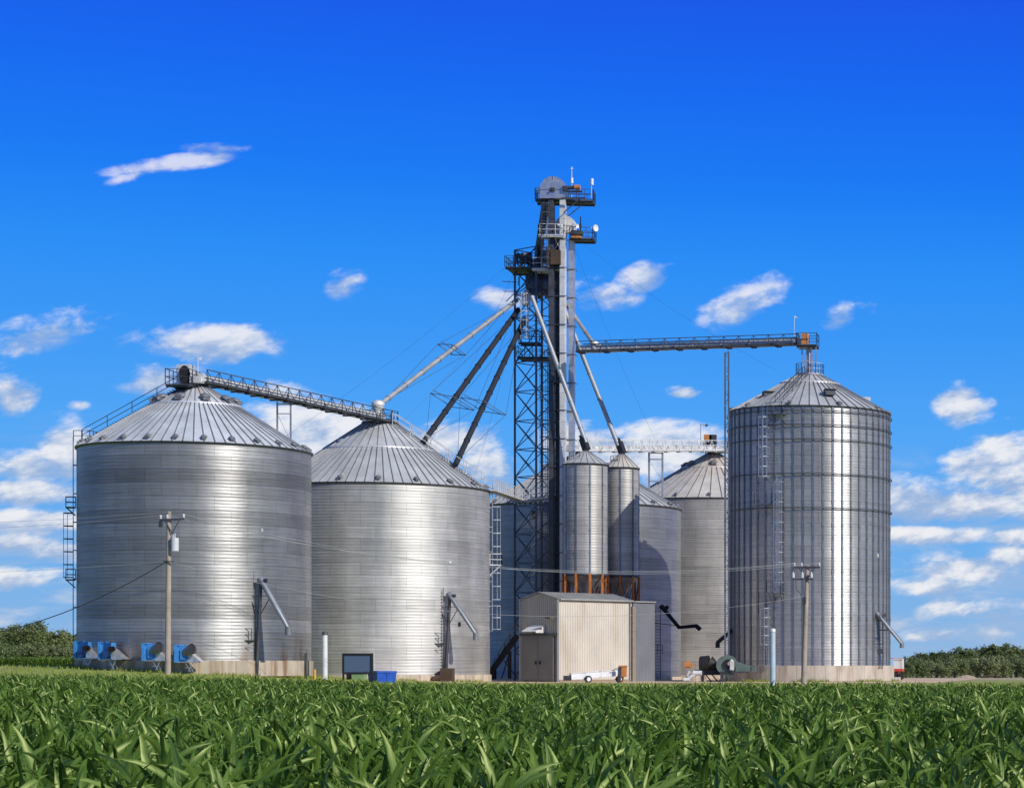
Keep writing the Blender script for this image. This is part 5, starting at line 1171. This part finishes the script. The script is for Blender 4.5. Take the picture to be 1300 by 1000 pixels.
# ------------------------------------------------------------------ corn
def corn_mesh(seed):
    rnd = random.Random(seed); V = []; Fc = []; UV = []
    H = rnd.uniform(.50, .62); az0 = rnd.uniform(0, 2 * PI); nl = rnd.randint(9, 11)
    def leaf(z0, az, L_, w0, e0, droop, twist, wav):
        n = 11; p = Vector((0, 0, z0)); el = e0; a = az; base = len(V); st = L_ / n
        for i in range(n + 1):
            t = i / n; d = Vector((math.cos(a) * math.cos(el), math.sin(a) * math.cos(el), math.sin(el))); s = Vector((-math.sin(a), math.cos(a), 0))
            up = s.cross(d) * -1; tw = twist * t; s2 = s * math.cos(tw) + up * math.sin(tw); u2 = up * math.cos(tw) - s * math.sin(tw)
            w = w0 * min(1, .45 + t * 2.6) * max(0, 1 - t ** 2.4) ** .9 / 2
            rip = wav * math.sin(i * 2.1 + az * 3) * w; lift = w * (.55 - .35 * t)
            V.append(p + s2 * w + u2 * (lift + rip)); V.append(p.copy()); V.append(p - s2 * w + u2 * (lift - rip))
            p = p + d * st; el -= droop * (0.25 + 1.5 * t) / n; a += wav * .12
        for i in range(n):
            b = base + i * 3
            for c, (u0, u1) in ((0, (0, .5)), (1, (.5, 1))):
                Fc.append((b + c, b + c + 1, b + c + 4, b + c + 3)); UV.append(((u0, i / n), (u1, i / n), (u1, (i + 1) / n), (u0, (i + 1) / n)))
    for k in range(nl):
        t = k / (nl - 1); az = az0 + PI * (k % 2) + rnd.gauss(0, .45)
        leaf(.06 + H * t, az, rnd.uniform(.66, 1.0) * (1 - .12 * abs(t - .5)), rnd.uniform(.060, .096), R(rnd.uniform(50, 76) + 24 * t), R(rnd.uniform(50, 145) - 25 * t), rnd.uniform(-1.7, 1.7), rnd.uniform(.1, .42))
    for k in range(2): leaf(H, rnd.uniform(0, 6.28), rnd.uniform(.45, .68), .055, R(rnd.uniform(70, 86)), R(rnd.uniform(15, 60)), .9, .1)
    b = len(V); n = 6
    for z, r_ in ((-.12, .016), (H, .010)):
        for i in range(n): V.append(Vector((r_ * math.cos(2 * PI * i / n), r_ * math.sin(2 * PI * i / n), z)))
    for i in range(n): Fc.append((b + i, b + (i + 1) % n, b + n + (i + 1) % n, b + n + i)); UV.append(((.3, 0), (.4, 0), (.4, .2), (.3, .2)))
    me = bpy.data.meshes.new('corn_plant'); me.from_pydata([tuple(v) for v in V], [], Fc)
    l = me.uv_layers.new(name='UVMap'); l.data.foreach_set('uv', [c for u in UV for q in u for c in q])
    me.polygons.foreach_set('use_smooth', [True] * len(Fc)); me.materials.append(M['corn']); me.update()
    return me
CM = [corn_mesh(100 + k) for k in range(9)]
rnd = random.Random(5); pts = []
ry = 13.5
while ry < 118:
    xa, xb = -.467 * ry - 11.0, -.033 * ry + 9.0
    x = xa + rnd.uniform(0, .2)
    step = .19 if ry < 60 else .21
    while x < xb:
        X = x + rnd.gauss(0, .05); Yq = ry + rnd.gauss(0, .07) + .6 * math.sin(X * .3); pts.append((X, Yq)); x += step
    ry += .56 if ry < 60 else .66
def infr(p): u = p[0] / p[1] * F + PX0; return -25 < u < 1325
cand = sorted([p for p in pts if infr(p) and p[1] > 15.2], key=lambda p: p[1])
near = set(cand[:300]); rest = [p for p in pts if p not in near and (p[1] > 15.2)]
plants = []
def cz(p): return .97 * (1 + .07 * math.sin(p[0] * .21 + 1) * math.cos(p[1] * .13)) * rnd.uniform(.82, 1.18)
for i, p in enumerate(cand[:300]):
    o = bpy.data.objects.new('corn_plant', CM[i % 9]); C.objects.link(o); s = cz(p)
    o.location = (p[0], p[1], T(*p)); o.rotation_euler = (rnd.gauss(0, .07), rnd.gauss(-.05, .07), rnd.uniform(0, 6.28)); o.scale = (s * 1.08, s * 1.08, s)
    tag(o, 'leafy green corn plant in the front rows of the field, nearest the camera', 'corn plant', 'corn plants in the front rows'); plants.append(o)
def scatter(name, label, cat, P_, rot, scl, objs):
    me = bpy.data.meshes.new(name); me.from_pydata(P_, [], [])
    a = me.attributes.new('rot', 'FLOAT_VECTOR', 'POINT'); a.data.foreach_set('vector', [c for r_ in rot for c in r_])
    a = me.attributes.new('scl', 'FLOAT_VECTOR', 'POINT'); a.data.foreach_set('vector', [c for r_ in scl for c in r_])
    o = bpy.data.objects.new(name, me); C.objects.link(o); tag(o, label, cat, kind='stuff')
    ng = bpy.data.node_groups.new(name, 'GeometryNodeTree')
    ng.interface.new_socket('Geometry', in_out='INPUT', socket_type='NodeSocketGeometry'); ng.interface.new_socket('Geometry', in_out='OUTPUT', socket_type='NodeSocketGeometry')
    gi = ng.nodes.new('NodeGroupInput'); go = ng.nodes.new('NodeGroupOutput'); ip = ng.nodes.new('GeometryNodeInstanceOnPoints'); jn = ng.nodes.new('GeometryNodeJoinGeometry')
    for ob in objs:
        oi = ng.nodes.new('GeometryNodeObjectInfo'); oi.transform_space = 'ORIGINAL'; oi.inputs['Object'].default_value = ob; oi.inputs['As Instance'].default_value = True; ng.links.new(oi.outputs['Geometry'], jn.inputs[0])
    ng.links.new(gi.outputs[0], ip.inputs['Points']); ng.links.new(jn.outputs[0], ip.inputs['Instance']); ip.inputs['Pick Instance'].default_value = True
    for nm, sock in (('rot', 'Rotation'), ('scl', 'Scale')):
        na = ng.nodes.new('GeometryNodeInputNamedAttribute'); na.data_type = 'FLOAT_VECTOR'; na.inputs['Name'].default_value = nm; ng.links.new(na.outputs[0], ip.inputs[sock])
    ri = ng.nodes.new('FunctionNodeRandomValue'); ri.data_type = 'INT'; ri.inputs[4].default_value = 0; ri.inputs[5].default_value = len(objs) - 1; ng.links.new(ri.outputs[2], ip.inputs['Instance Index'])
    ng.links.new(ip.outputs[0], go.inputs[0])
    md = o.modifiers.new('scatter', 'NODES'); md.node_group = ng
    return o
S = [cz(p) for p in rest]
scatter('corn_field', 'dense green corn field stretching from the front rows back to the grass verge', 'corn', [(p[0], p[1], T(*p)) for p in rest], [(rnd.gauss(0, .07), rnd.gauss(-.05, .07), rnd.uniform(0, 6.28)) for p in rest], [(s * 1.08, s * 1.08, s) for s in S], plants[:9])
P2 = []
for j in range(9):
    x = -170.0
    while x < -110: P2.append((x + rnd.gauss(0, .1), 302 + j * .9 + rnd.gauss(0, .1))); x += .26
scatter('far_corn_strip', 'dark green strip of far corn between the left grass bank and the far-left wood', 'corn', [(p[0], p[1], T(*p)) for p in P2], [(0, 0, rnd.uniform(0, 6.28)) for p in P2], [(1.2, 1.2, 1.1) for p in P2], plants[:9])
# grass tufts along the verge
gm = MB(); rg = random.Random(9)
for k in range(16000):
    Yq = rg.uniform(119, 213); u = rg.uniform(-30, 1330); X = pxx(u, Yq); g0 = T(X, Yq); h = rg.uniform(.08, .26); a = rg.uniform(0, PI); w = .05
    dx, dy = math.cos(a) * w, math.sin(a) * w; ln = rg.uniform(-.1, .1)
    gm.add([(X - dx, Yq - dy, g0), (X + dx, Yq + dy, g0), (X + ln, Yq + ln, g0 + h)], [(0, 1, 2)])
for (bx, by, brr) in (B1, B2, BR):
    for k in range(1500):
        a = rg.uniform(PI * 1.02, PI * 1.98); rr = brr + .5 + abs(rg.gauss(0, .35)); X = bx + rr * math.cos(a); Yq = by + rr * math.sin(a); g0 = T(X, Yq); h = rg.uniform(.08, .38) * (1 if math.sin(a * 9 + bx) > -.1 else .3); b_ = rg.uniform(0, PI); dx, dy = math.cos(b_) * .04, math.sin(b_) * .04
        gm.add([(X - dx, Yq - dy, g0), (X + dx, Yq + dy, g0), (X + rg.uniform(-.12, .12), Yq, g0 + h)], [(0, 1, 2)])
tag(gm.build('verge_grass', M['grass']), 'short yellow-green grass on the verge and weeds round the bin bases', 'grass', kind='stuff')
